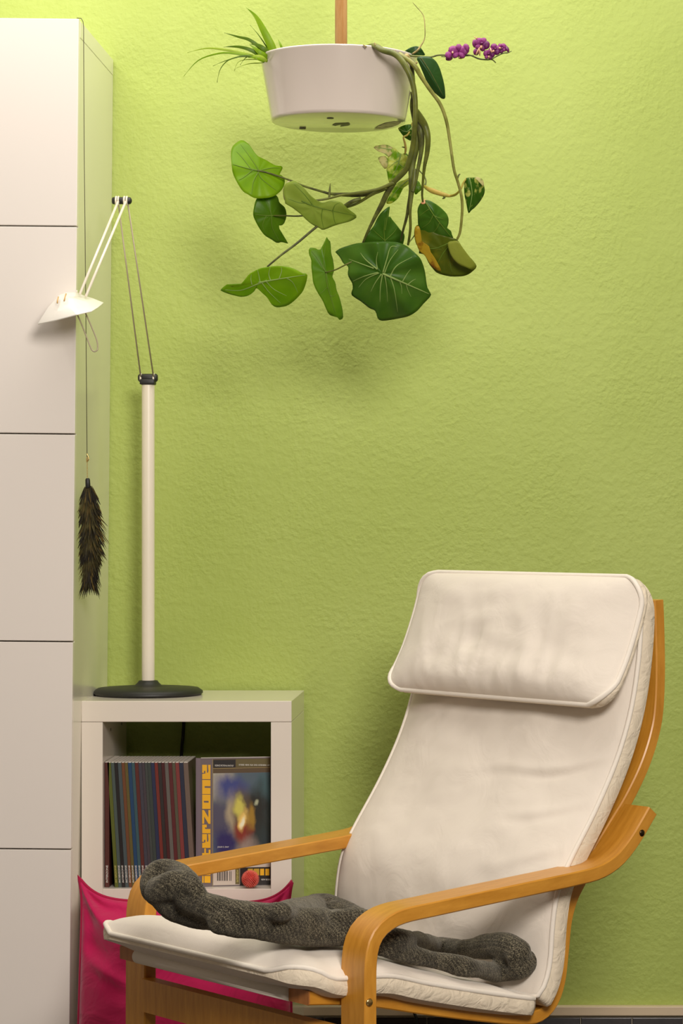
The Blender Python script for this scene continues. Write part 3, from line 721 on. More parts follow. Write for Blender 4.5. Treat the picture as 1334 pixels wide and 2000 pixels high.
leaf(arr, [(430.5, 567), (436, 561), (443, 555.5), (450, 559), (458, 561), (468, 557), (479, 545), (486, 536), (495.6, 530), (508, 524), (521, 521.5), (537, 519.5), (554, 520), (570, 523), (584, 530), (592, 534), (600.5, 535.5), (598, 552), (592, 568), (584, 578), (575, 587), (563, 596), (550, 599.5), (540, 600), (531, 595), (522, 581), (512, 572), (505, 565), (499, 562), (497, 568), (493.5, 572), (483, 578), (470, 579.6), (458, 577), (447, 574)], (505, 552), -.60, L_bright, (-.03, .06), .01, .004,
     [(1.3, (521, 548), (500, 556), (470, 567), (440, 566)), (1.3, (505, 552), (545, 545), (596, 537)), (.9, (528, 547), (525, 535), (528, 522)), (.9, (508, 551), (506, 540), (503, 527)), (.9, (520, 550), (535, 565), (560, 578)), (.9, (545, 545), (550, 530), (549, 522)), (.9, (512, 553), (525, 570), (548, 592)), (.8, (560, 543), (572, 552), (582, 572)), (.8, (492, 556), (490, 545), (491, 536))], L_vein, fold=((430, 567), (600, 536), .03))
leaf(arr, [(638.3, 463), (634, 472), (625, 488), (620, 486.5), (615, 484.5), (609, 484), (603.7, 485), (603.7, 497), (608, 508), (608, 520), (610, 538), (612, 553), (620, 571), (630, 587), (636, 601), (642.5, 614), (652, 618), (661, 621), (663.5, 627), (666, 622), (670, 622.6), (669, 606), (665.6, 591), (662, 578), (657, 566), (655, 552), (649, 541), (652, 530), (652, 520), (650, 506), (646.7, 494.6), (646, 482), (644.6, 471.5), (641, 468)], (636, 532), -.56, L_mid, (.06, .0), .012, .003,
     [(1.0, (637, 533), (640, 560), (655, 610)), (.9, (636, 532), (632, 515), (636, 475)), (.8, (634, 528), (620, 505), (608, 490)), (.6, (640, 560), (630, 570), (624, 574)), (.6, (645, 578), (652, 578), (658, 572))], L_vein2, fold=((630, 490), (655, 610), .06))
leaf(arr, [(709, 474), (716, 458), (729, 442.7), (735, 430), (742, 418), (752, 409), (761, 403), (760, 412), (757, 424), (759, 423), (762, 423), (766, 429), (772, 436), (779, 445), (785, 452.6), (790, 458), (788.4, 472), (780, 492), (750, 500), (720, 492)], (752, 470), -.55, L_dark, (.03, .05), .012, .004,
     [(1.0, (752, 475), (750, 450), (753, 425)), (.8, (752, 450), (756, 425), (759, 408)), (.7, (752, 470), (735, 455), (728, 448)), (.7, (752, 470), (768, 455), (775, 445))], L_vein2)
leaf(arr, [(655, 492), (663, 486), (673, 482), (686, 478), (697.7, 475), (709, 474), (725, 472.5), (742, 472.3), (756, 472), (768.6, 472.3), (779, 474), (788.4, 477.3), (797, 482), (805, 489), (814, 497), (821.4, 505.3), (826, 516), (829.6, 528.4), (832, 545), (834.6, 561.4), (842, 575.4), (835, 585), (826, 594.4), (816, 606), (805, 614), (793, 619), (780, 621.6), (762, 625), (747, 626.5), (741, 625), (737, 620.8), (735, 612), (731, 605), (722.5, 602.6), (704, 588), (686, 576), (689, 565), (688, 553), (682, 543), (678.8, 533.4), (681, 523.5), (677, 518), (671, 515.2), (666, 506), (661, 498.7), (656, 494)], (747, 534), F0, L_dark, (-.01, .04), .03, .010,
     [(2.0, (747, 534), (790, 553), (838, 574)), (1.3, (737, 526), (715, 508), (704, 494)), (1.2, (730, 524), (705, 515), (681, 506)), (1.0, (737, 525), (735, 508), (738, 492)), (1.2, (748, 532), (755, 508), (763, 483), (776, 482)), (1.0, (751, 533), (762, 508), (778, 487)), (1.2, (762, 540), (775, 519), (805, 502)), (1.2, (747, 536), (743, 560), (742, 590)), (1.1, (745, 535), (733, 552), (724, 570)), (1.0, (740, 533), (715, 545), (700, 562)), (1.0, (738, 532), (710, 540), (688, 550)), (1.0, (751, 536), (755, 560), (757, 590)), (1.1, (762, 541), (770, 565), (777, 610)), (.9, (786, 550), (795, 535), (802, 526)), (.9, (796, 556), (806, 548), (812, 545)), (.8, (780, 548), (784, 560), (785, 574)), (.8, (793, 554), (796, 565), (803, 580))], L_vein, rings=14, seg=110, smooth=2, phase=1)
# the pair at the right: dark leaf over a yellowing folded one
leaf(arr, [(813.7, 440), (809, 451.4), (810.4, 467.6), (813, 477), (819, 486.5), (818, 494.6), (828.6, 497.3), (838, 515), (845, 524), (852.9, 532.4), (866, 537), (879.9, 539.8), (893, 540), (905.5, 539), (916, 535), (923, 529.7), (931, 520.3), (923, 508), (912, 496), (900, 480), (893, 468), (874, 462), (850, 455), (830, 440)], (868, 490), -.575, L_yellow, (0, .05), .015, .004,
     [(1.0, (885, 472), (865, 495), (850, 525)), (.8, (885, 474), (878, 500), (882, 532)), (.8, (880, 473), (850, 485), (825, 485))], L_vein2)
leaf(arr, [(874.5, 474), (884, 471), (894.5, 470.5), (904, 484), (915, 498.7), (924, 510), (930, 519), (923, 527), (910, 522), (896, 516), (885, 505), (878, 492)], (897, 496), -.60, L_fold, (0, .05), .01, .001, rings=5, seg=36, name='folded_leaf_back')
leaf(arr, [(812, 442), (819, 442), (822, 458), (823, 470), (838, 481), (841, 492), (850, 505), (862, 530), (845, 522), (836, 509), (829, 498), (819, 490), (811, 468), (809.5, 452)], (825, 482), -.585, leafmat('leaf_yellow_edge', srgb(204, 172, 44), srgb(150, 98, 24), .35, 45, .54, .66), (0, .05), .004, .001, rings=5, seg=36, name='yellow_leaf_edge')
leaf(arr, [(831, 390.7), (838, 391.5), (844.8, 394.8), (856, 402), (866.4, 411), (873, 419), (875.8, 427), (875.6, 437), (873, 447), (880, 450), (882.5, 458), (884.6, 466.3), (870, 468), (855.6, 470.3), (840, 472), (824.5, 473), (820, 462), (818, 451.4), (817.5, 443), (816.4, 435), (816, 422), (815.4, 411), (818, 402), (823, 394.8)], (848, 428), -.61, L_dark, (.02, .03), .012, .003,
     [(1.3, (832, 396), (850, 424), (882, 464)), (.7, (846, 420), (856, 425), (868, 428)), (.7, (846, 420), (838, 435), (824, 445)), (.7, (858, 436), (850, 450), (830, 466)), (.7, (838, 408), (828, 415), (819, 422))], L_vein2, fold=((831, 392), (884, 466), .05))
leaf(arr, [(826, 391), (832, 390), (833, 396), (825, 399), (822, 396)], (828, 394.5), -.615, mat('leaf_base_pink', srgb(224, 164, 110), .5), (0, 0), .001, 0, rings=2, seg=14, name='leaf_base')
Yr = -.60
stalk(arr, [(704, 93, Yr+.07), (718, 91, -.63), (733, 90, -.68), (747, 98, -.70), (767, 104, -.71), (780, 113, -.715), (791, 128, -.72), (802, 150, -.72), (809, 178, -.715), (811.5, 211, -.71), (810, 246, -.70), (806.7, 284, -.68), (799.5, 314, -.67), (793, 331, -.66), (778, 347, -.65), (764, 360, -.64)], [2.2, 4, 5.5, 6, 6, 6, 6, 5.5, 5, 4.8, 5, 5.2, 5.5, 5.5, 5.5, 5], L_stem)
for q in ((734, 90, 731, 83), (769, 104, 773, 99), (716, 92, 709, 87)):
    stalk(arr, [(q[0], q[1], -.69), (q[2], q[3], -.69)], [2, .8], L_wood, 'twig', 3)
stalk(arr, [(770, 356, -.645), (740, 369, -.64), (700, 376.5, -.635), (667.7, 381, -.63), (640, 388, -.625), (620, 391, -.625), (589, 392, -.625)], [4, 3, 2.8, 2.4, 2.2, 2, 1.2], L_stem)
stalk(arr, [(768, 360, -.64), (735, 374, -.62), (700, 380, -.61), (651, 379, -.60), (630, 374.4, -.59), (592, 363, -.58), (567, 352.4, -.575), (525, 338, -.572), (502, 333, -.572)], [4.5, 5, 5, 3, 2.3, 2, 1.8, 1.7, 1.3], L_stemd)
stalk(arr, [(755, 366, -.64), (726, 380, -.62), (700, 396, -.60), (676, 405, -.59), (640, 414, -.575), (589, 421.5, -.56), (560, 421.5, -.555), (535, 421, -.552)], [4, 3.2, 2.8, 2.4, 2, 1.6, 1.5, 1.2], L_stem)
stalk(arr, [(705, 388, -.61), (690, 393, -.61), (674, 402, -.60), (645, 425, -.59), (617, 444, -.60), (580, 475, -.61), (548, 499, -.615), (522, 521, -.612)], [3, 4, 3.6, 3, 2.6, 2.3, 2.1, 1.8], L_stemd)
stalk(arr, [(770, 356, -.64), (756, 378, -.63), (745.5, 400, -.62), (732, 424.5, -.61), (719, 451, -.60), (709, 474, -.585)], [5, 5.5, 5, 3.6, 2.6, 2], L_stemd)
stalk(arr, [(802, 118, -.70), (806, 145, -.69), (808, 180, -.69), (806, 205, -.68), (814, 245, -.66), (813, 280, -.65), (806, 320, -.64), (804, 350, -.64), (803, 374, -.64), (798, 400, -.63), (794, 425, -.62), (787, 451, -.60), (783, 470, -.58)], [3.5, 4, 4, 6, 8, 8, 6, 6.5, 5, 3.4, 3, 2.4, 2], L_stemd)
stalk(arr, [(811, 330, -.65), (808, 356, -.65), (804, 380, -.645), (801, 413, -.64), (801.6, 446, -.62), (797, 478, -.585)], [4, 5, 4, 2.8, 2.6, 2.2], L_stem)
stalk(arr, [(816, 232, -.67), (822, 258, -.67), (824, 280, -.665), (821, 306, -.66), (816, 332, -.655), (812, 354, -.65), (806, 375, -.65)], [5, 6, 5, 4, 3.4, 3, 3], L_stemd)
stalk(arr, [(812, 215, -.70), (820, 229, -.69), (829.5, 245, -.68), (835.5, 267, -.68), (834.5, 296, -.67), (829, 326, -.66), (826, 356, -.64), (824.5, 380, -.625), (826, 394, -.615)], [5, 7, 6.5, 5.5, 4.6, 3.2, 2.4, 2.1, 2], L_stem)
stalk(arr, [(780, 105, -.70), (791, 113, -.71), (802, 121, -.715), (812, 132, -.715), (821, 147, -.71), (839, 174, -.70), (860, 204, -.69), (872, 237, -.68), (879, 278, -.67), (886.6, 330, -.66), (894.7, 357, -.65), (901.4, 384, -.64), (902.8, 411, -.63), (899, 451, -.61), (893, 467, -.60)], [4, 4.5, 5, 5, 4.5, 4, 3.7, 3.4, 3, 2.9, 2.9, 2.9, 2.7, 2.5, 2.2], mat('stem_pale', srgb(150, 150, 72), .5, alt=(srgb(120, 122, 46), 50, .4, .6)))
stalk(arr, [(636, 532, -.562), (655, 527, -.575), (675, 517, -.59), (700, 505, -.585), (730, 490, -.57)], [1.3, 1.5, 1.6, 1.6, 1.6], L_stem)
stalk(arr, [(797, 476, -.58), (808, 462, -.575), (814, 452, -.572)], [1.2, 1.2, 1], L_stem)
stalk(arr, [(643, 388, -.625), (644, 372, -.625), (645, 358, -.625)], [2.2, 2, .5], L_stemd, 'twig')
stalk(arr, [(793, 108, -.70), (798, 116, -.69), (806, 128, -.68), (815, 121, -.68)], [5, 5, 3, 2], L_wood, 'twig')

# pothos with variegated leaves
pot = empty('pothos', P(800, 180, PY), 'small pothos with yellow-splashed variegated leaves hanging behind the green stems', 'plant')
PB = -.53
leaf(pot, [(777.5, 251), (784, 247), (791, 244), (800, 243), (808, 245), (810, 258), (807, 268), (802, 274.4), (796, 272), (791, 269), (785, 262)], (795, 258), PB-.01, L_varid, (.03, .03), .01, .003, [(.8, (806, 246), (795, 257), (780, 252))], L_vein, rings=5, seg=40, phase=1)
leaf(pot, [(767, 289), (774, 292), (781.6, 299.5), (790, 301), (796, 305.5), (797, 316), (793.5, 326), (786, 336), (776.8, 344), (769, 351), (761, 357), (758, 350), (756.4, 339), (755, 333), (755, 322), (758, 305)], (776, 318), PB-.02, L_vari, (.02, .03), .012, .004, [(1.2, (783, 300), (776, 325), (762, 354)), (.7, (780, 312), (768, 320), (759, 328)), (.7, (778, 318), (786, 325), (790, 328))], L_vein, rings=6, seg=50, phase=2)
leaf(pot, [(730, 288.5), (733, 286), (736, 285), (745, 283), (755, 283), (763, 286), (769, 292), (764, 302), (758, 306), (750, 300), (742, 297), (735, 293)], (752, 292), PB-.03, L_varp, (.02, -.03), .008, .002, [(1, (766, 292), (750, 290), (733, 288))], L_vein, rings=5, seg=40, phase=3)
leaf(pot, [(738.4, 309), (746, 305), (754, 306), (758, 314), (757, 324), (752, 330), (745, 322)], (750, 315), PB-.025, L_varp, (.02, 0), .006, .002, rings=4, seg=30, phase=.4)
leaf(pot, [(801, 347), (793, 350), (784, 353.5), (775, 358), (767, 365.5), (762, 380), (754, 397), (765, 397), (771, 393), (777, 388), (783, 377), (789, 366), (801, 358)], (778, 372), PB, L_vari, (.02, .03), .01, .003, [(1, (797, 352), (778, 368), (757, 395))], L_vein, rings=5, seg=44, phase=4)
leaf(pot, [(786, 302), (792, 299), (797, 303), (797, 313), (791, 311)], (792, 306), PB-.01, L_mid, (0, 0), .003, .001, rings=3, seg=20)
leaf(pot, [(812, 353), (817, 354), (820.5, 358.5), (824, 369), (818, 375), (811, 380), (808, 366)], (815, 366), PB, L_deep, (0, 0), .005, .001, rings=4, seg=30)
leaf(pot, [(911, 347.5), (907.5, 352), (906.5, 362), (907.5, 381.3), (911, 398), (915, 416.5), (920, 411), (927, 405.6), (937, 394), (944.6, 381.3), (946.6, 370.5), (943.3, 357), (938, 351), (931, 348), (925, 347), (920, 346.5)], (923, 372), -.60, L_varid, (.03, .02), .012, .003, [(.9, (917, 348), (922, 378), (916, 412))], L_vein, rings=7, seg=50, phase=2.2, fold=((917, 348), (916, 414), .08))
leaf(pot, [(924, 347), (931, 345.5), (938, 347.5), (943.5, 352), (945, 364), (938, 358), (931, 351)], (936, 351), -.59, L_varp, (.02, 0), .003, .001, rings=4, seg=26, name='folded_leaf_back')
stalk(pot, [(819, 333, PB), (829, 345, PB), (832, 355, PB-.01), (829.5, 363, PB-.02)], [1.2, 1.4, 1.6, 2.2], L_stem, 'stem')
stalk(pot, [(829, 364, -.56), (838, 370, -.57), (848, 374, -.575), (868, 380.5, -.58), (880, 382.5, -.58), (891, 379, -.59), (900, 369, -.60), (905, 357, -.60), (912, 347.5, -.60)], [3, 4.5, 5.2, 4, 2.6, 2.4, 2, 1.8, 1.5], L_stemy, 'stem')
stalk(pot, [(867, 382, -.58), (868, 386, -.58), (864, 388, -.58)], [2.2, 2.2, 1], L_stemd, 'twig', 3)
stalk(pot, [(893, 350, -.64), (896, 342, -.64), (899, 340, -.64)], [1.8, 1.6, .8], L_stemd, 'twig', 3)
stalk(pot, [(806, 240, PB), (797, 262, PB-.01), (788.5, 268, PB-.02), (791, 280, PB-.02), (792.4, 291, PB-.02), (791, 301, PB-.02)], [2, 2, 1.8, 2.2, 2.4, 1.6], L_stemy, 'stem')
stalk(pot, [(804, 180, -.56), (806, 215, -.54), (808, 250, PB), (804, 290, PB), (800, 330, PB), (800, 350, PB)], [2.5, 2.5, 2.5, 2.2, 2.2, 1.5], L_stem, 'stem')
stalk(pot, [(791, 288, PB-.02), (785, 287, PB-.02)], [1.6, .8], L_stemd, 'twig', 3)

# orchid
orc = empty('orchid', P(790, 105, PY), 'purple moth orchid leaning out of the right side of the bowl', 'plant')
leaf(orc, [(814, 113.5), (820, 111), (825.5, 110), (834, 110.5), (841.8, 112.3), (848, 116.5), (853.4, 122.7), (859, 134), (862.7, 146), (866, 158), (868.5, 171.5), (869.5, 184), (869, 192.5), (862.7, 192.5), (856, 187), (848.7, 180.8), (841, 172), (834.8, 162.3), (829, 149), (823, 134.4), (818, 123)], (843, 146), -.66, L_orchid, (.02, .02), .008, .001, [(1, (822, 113), (840, 140), (866, 188))], L_stemd, fold=((818, 112), (868, 192), .08))
leaf(orc, [(788, 103.5), (793, 98), (800, 93.7), (807, 91), (814, 90.2), (819, 92), (823, 95), (827, 101), (830, 108), (820, 108), (809, 107.6), (798, 106)], (810, 100), -.60, L_orchid, (0, .02), .008, .001, rings=5, seg=40)
stalk(orc, [(792, 107, -.60), (812, 110, -.62), (839.4, 111.5, -.62), (858, 107.6, -.62), (886, 108.2, -.62), (916, 107.6, -.62), (934.7, 114.6, -.62), (950, 116.5, -.62), (961, 116.5, -.62), (968.4, 122.7, -.62)], [1.8, 1.8, 1.7, 1.7, 1.7, 1.5, 1.5, 1.4, 1.3, 1.1], L_stemd, 'flower_stalk')
stalk(orc, [(960, 116, -.62), (970, 110, -.62), (983, 104, -.62), (992, 103, -.62), (999.5, 99.5, -.62)], [1, 1.1, 1.1, 1, .5], L_stemd, 'flower_stalk')
stalk(orc, [(862, 110.5, -.615), (890, 111, -.615), (925, 108, -.615)], [1, 1, .8], L_stem, 'flower_stalk')
stalk(orc, [(806, 105, -.60), (815, 99, -.61), (820.8, 91, -.61), (829, 76, -.61), (830, 56, -.61), (827, 31, -.61), (814, 14, -.61), (806, 5, -.61)], [1.8, 2, 1.6, 1, .9, .8, .7, .5], L_wood, 'aerial_root')
def petal(cx, cy, ang, ln, wd, Y, m, plant, curve=.006, tw_=0):
    n_ = 8; k_ = 5; verts = []; faces = []
    ca, sa = math.cos(ang), math.sin(ang)
    for i in range(n_+1):
        t = i/n_; w__ = wd*math.sin(math.pi*(.08+.86*t))**.6
        for j2 in range(k_):
            s_ = -1+2*j2/(k_-1)
            x = cx+ca*ln*t-sa*w__*s_; y = cy+sa*ln*t+ca*w__*s_
            verts.append(P(x, y, Y-curve*math.sin(t*2.6)+.003*s_*s_+tw_*s_*t))
    for i in range(n_):
        for j2 in range(k_-1): a = i*k_+j2; faces.append((a, a+1, a+k_+1, a+k_))
    o = mesh_obj('petal', verts, faces, m, plant); s2 = o.modifiers.new('t', 'SOLIDIFY'); s2.thickness = .0007
    return o
def flower(cx, cy, size, rot, sq, Y, m, nlip=True):
    f = bpy.data.objects.new('flower', None); COL.objects.link(f); f.parent = orc; f.location = P(cx, cy, Y)-orc.location
    for k, (a, l, w__) in enumerate([(-90, 1, .45), (-18, 1.05, .62), (198, 1.05, .62), (54, .95, .4), (126, .95, .4)]):
        an = math.radians(a+rot); dx, dy = math.cos(an), math.sin(an)*sq
        petal(cx, cy, math.atan2(dy, dx), size*l*math.hypot(dx, dy), size*w__*max(sq, .6), Y-.002*(k % 2), m if k % 2 else L_petal, f)
    if nlip:
        petal(cx, cy+1, math.radians(80+rot), size*.5, size*.18, Y-.008, L_lip, f); petal(cx, cy, math.radians(250+rot), size*.35, size*.2, Y-.009, L_petald, f)
flower(896, 101, 20, 0, .75, -.635, L_petal, False)
petal(882, 104, math.radians(150), 14, 7, -.64, L_petal, orc); petal(884, 112, math.radians(165), 14, 5, -.612, L_petal, orc); petal(905, 95, math.radians(-20), 12, 8, -.64, L_petal, orc)
petal(905, 112, math.radians(175), 10, 3, -.612, L_lip, orc); petal(884, 100, math.radians(90), 5, 2, -.645, L_lip, orc)
flower(941, 87, 15, 25, .95, -.63, L_petald)
petal(928, 93, math.radians(-95), 16, 5, -.625, L_petal, orc); petal(929, 108, math.radians(-80), 14, 6, -.615, L_petal, orc)
petal(930, 107, math.radians(-65), 16, 1.8, -.64, L_lip, orc); petal(937, 109, math.radians(-92), 15, 1.8, -.64, L_lip, orc)
flower(955, 107, 11, 10, 1, -.635, L_petald)
flower(966, 97, 12, 60, .95, -.63, L_petald)
flower(979, 94, 11, 120, .9, -.625, L_petald)
petal(988, 90, math.radians(65), 13, 3.5, -.63, L_petald, orc); petal(962, 93, math.radians(-40), 9, 1.2, -.63, L_stemd, orc)
petal(935, 79, math.radians(-140), 12, 1, -.63, L_lip, orc); petal(932, 77, math.radians(-110), 5, 1, -.63, L_lip, orc); petal(957, 93, math.radians(70), 11, 1.8, -.645, L_lip, orc)

# spider plant
spi = empty('spider_plant', P(540, 120, PY), 'spider plant with thin arching yellow-green blades at the left rim of the bowl', 'plant')
def blade(pts, w_, m, Y0=-.60):
    q = [P(a, b_, Y0+.0*i) for i, (a, b_) in enumerate(pts)]
    C_ = resample(catmull(q, 8), 18); verts = []; faces = []
    for i, c in enumerate(C_):
        t = i/17; tn = (C_[min(17, i+1)]-C_[max(0, i-1)]).normalized(); sd = tn.cross(Vector((0, 1, 0))).normalized()
        w__ = w_*pk/2*(min(1, .55+t*2)*(1-t**2.2))
        c = c+Vector((0, -.05*t*(1-t)*1.2, 0))
        verts += [c-sd*w__, c+Vector((0, .0018*(w_/10+.3), 0)), c+sd*w__]
    for i in range(17):
        a = 3*i; faces += [(a, a+1, a+4, a+3), (a+1, a+2, a+5, a+4)]
    o = mesh_obj('leaf', verts, faces, m, spi); s2 = o.modifiers.new('t', 'SOLIDIFY'); s2.thickness = .0005
for pts, w__, m, Y0 in [
 ([(541, 122), (532, 95), (518, 66), (501, 35), (481, 15)], 17, L_grass, -.60), ([(540, 125), (520, 91), (504, 68), (488.5, 49)], 3, L_grassd, -.585),
 ([(530, 112), (510, 96), (488.5, 80.8), (466.5, 74.5), (438, 64.3)], 8, L_grassd, -.59), ([(532, 112), (524, 104), (507, 92), (488, 86)], 11, L_grassd, -.605),
 ([(520, 118), (505, 108), (490, 100), (466, 94), (437, 92)], 8.5, L_grassd, -.61), ([(522, 118), (485, 109), (444, 101), (405, 96.6), (366, 103)], 6, L_grassp, -.60),
 ([(518, 120), (490, 112), (455, 107), (428, 107.6), (389, 120), (359, 149)], 4.5, L_grass, -.62), ([(516, 122), (487, 111), (460, 116), (444, 123), (431, 138), (424, 161)], 3.2, L_grassd, -.63),
 ([(512, 117), (487, 113), (469, 127)], 2.4, L_grassd, -.615), ([(510, 115), (475, 113), (446, 120), (416, 129)], 3, L_grassd, -.60),
 ([(556, 112), (550, 92), (543, 77)], 6, L_grass, -.585), ([(516, 122), (506, 125), (485, 128), (462, 133)], 2.2, L_grassp, -.59),
 ([(528, 116), (511, 107), (499, 97), (487, 87)], 11, L_grass, -.61), ([(522, 120), (508, 114), (492, 113), (484, 110)], 9, L_grassp, -.62),
 ([(516, 121), (507, 118), (496, 115), (485, 113)], 6, L_grass, -.635), ([(510, 117), (470, 122), (458, 138)], 2, L_grassp, -.60)]:
    blade(pts, w__, m, Y0)

# ------------------------------------------------------------------ armchair frame
TH = math.radians(40); CT, ST = math.cos(TH), math.sin(TH)
D0 = 3.95; CX0 = -.4056; CY0 = D0-ZC
def W(u, v, z): return Vector((CX0+CT*u+ST*v, CY0+ST*u-CT*v, z))      # chair coordinates: u backwards, v towards the near arm
def CH(px, py, v):
    a = (px-VX)/FPX; u = (CX0+ST*v-a*(D0-CT*v))/(a*ST-CT); d = D0+ST*u-CT*v
    return u, HC-(py-VY)*d/FPX
chair = empty('armchair', (CX0+.3*CT, CY0+.3*ST, 0), 'bentwood armchair frame in honey beech with curved arms', 'armchair')
def sweep(name, cl, th, v0, v1, m, par, bev=.002):
    """bent strip: centreline in (u, z), thickness th, from v0 to v1"""
    n = len(cl); bm = bmesh.new(); rows_ = []
    ths = th if isinstance(th, list) else [th]*n
    for i in range(n):
        a = Vector(cl[max(0, i-1)]); b_ = Vector(cl[min(n-1, i+1)]); t = (b_-a).normalized(); nn = Vector((-t.y, t.x))
        c = Vector(cl[i]); h = ths[i]/2
        ring_ = []
        for (s, vv) in ((h, v0+bev), (h, v1-bev), (h-bev, v1), (-h+bev, v1), (-h, v1-bev), (-h, v0+bev), (-h+bev, v0), (h-bev, v0)):
            q = c+nn*s; ring_.append(bm.verts.new(W(q.x, vv, q.y)))
        rows_.append(ring_)
    for A, B in zip(rows_, rows_[1:]):
        for k in range(8): bm.faces.new((A[k], A[(k+1) % 8], B[(k+1) % 8], B[k]))
    bm.faces.new(rows_[0][::-1]); bm.faces.new(rows_[-1])
    uvl = bm.loops.layers.uv.new('UVMap'); vi = {}
    L_ = 0
    for i, row in enumerate(rows_):
        if i: L_ += (row[0].co-rows_[i-1][0].co).length
        for k, v_ in enumerate(row): vi[v_] = (L_+v0*3, (.0, .06, .065, .075, .08, .14, .145, .155)[k]*(v1-v0)/.06+v0)
    for f in bm.faces:
        for lp in f.loops: lp[uvl].uv = vi[lp.vert]
    o = bm_obj(name, bm, m, par, True); sharp(o, 32); return o
arm_px = [(724.8, 2000), (724.8, 1940), (725.5, 1885), (731, 1848), (745, 1820), (770, 1799), (800, 1787), (850, 1776), (952, 1754), (1060, 1731), (1129, 1716), (1176, 1703), (1212, 1679), (1243, 1640), (1276, 1584)]
acl = [CH(a, b_, .33) for a, b_ in arm_px]
u0 = acl[0][0]
acl = [(u0+.62, .011), (u0+.3, .011), (u0+.10, .012), (u0+.035, .03), (u0+.006, .075), (u0, .14)]+[(u0, acl[0][1])]+acl[1:]
acl_s = resample([(a, b_, 0) for a, b_ in catmull(acl, 8)], 120); acl_s = [(p.x, p.y) for p in acl_s]
for s in (1, -1):
    a, b_ = (.27, .33) if s > 0 else (-.33, -.27)
    sweep('arm_frame', acl_s, .0225, a, b_, M_wood, chair)
rail_px = [(604, 1950), (663, 1949.5), (733, 1954), (826, 1968), (936, 1982), (1020, 1989), (1058, 1983), (1082, 1958), (1096, 1918), (1103, 1860), (1109, 1800), (1121, 1755), (1137, 1722), (1165, 1668), (1198, 1613), (1230, 1560), (1260, 1497), (1279.5, 1437), (1288.5, 1385), (1291.5, 1310), (1290, 1220), (1288, 1172)]
rcl = [CH(a, b_, .262) for a, b_ in rail_px]
rcl_s = [(p.x, p.y) for p in resample([(a, b_, 0) for a, b_ in catmull(rcl, 6)], 110)]
for s in (1, -1):
    a, b_ = (.212, .262) if s > 0 else (-.262, -.212)
    sweep('seat_rail', rcl_s, .021, a, b_, M_wood, chair)
    e0 = rcl_s[0]; sweep('rail_end', [(e0[0]-.0012, e0[1]), (e0[0]+.001, e0[1])], .0212, a-.0003, b_+.0003, M_woodend, chair, .0015)
# front cross rail between the legs
ct = CH(290, 1909, -.27)[1]; cb_ = CH(288, 1973, -.27)[1]
sweep('cross_rail', [(u0-.008, cb_), (u0-.008, ct)], .022, -.27, .27, M_wood, chair)
sweep('cross_rail', [(u0+.58, .03), (u0+.58, .075)], .02, -.27, .27, M_wood, chair)
sweep('cross_rail', [(acl_s[-1][0]-.03, acl_s[-1][1]-.075), (acl_s[-1][0]-.01, acl_s[-1][1]-.03)], .02, -.27, .27, M_wood, chair)
sweep('cross_rail', [(rcl_s[-2][0]-.002, rcl_s[-2][1]-.05), (rcl_s[-2][0], rcl_s[-2][1]-.005)], .012, -.212, .212, M_wood, chair)
# canvas sling
scl = [(p[0]-.0, p[1]+.0) for p in rcl_s[1:-6]]
sweep('canvas_sling', scl, .005, -.211, .211, M_canvas, chair, .001)
tu, tz = rcl_s[0]; 
bm = bmesh.new(); tube_into(bm, [W(tu+.002, -.211, tz+.0), W(tu+.002, .211, tz)], .0118, 20); bm_obj('sling_hem', bm, M_canvas, chair, True)
def bolt(px, py, v, r, m):
    u_, z_ = CH(px, py, v); bm = bmesh.new()
    bmesh.ops.create_uvsphere(bm, u_segments=20, v_segments=10, radius=r)
    nrm = (W(0, 1, 0)-W(0, 0, 0)).normalized(); q = nrm.to_track_quat('Z', 'Y').to_matrix().to_4x4()
    for v_ in bm.verts: v_.co.z *= .45
    bmesh.ops.transform(bm, matrix=Matrix.Translation(W(u_, v, z_)) @ q, verts=bm.verts)
    bm_obj('bolt', bm, m, chair, True)
bolt(721.5, 1958, .3305, .0062, M_brass); bolt(1254, 1627, .3305, .0055, M_steel)

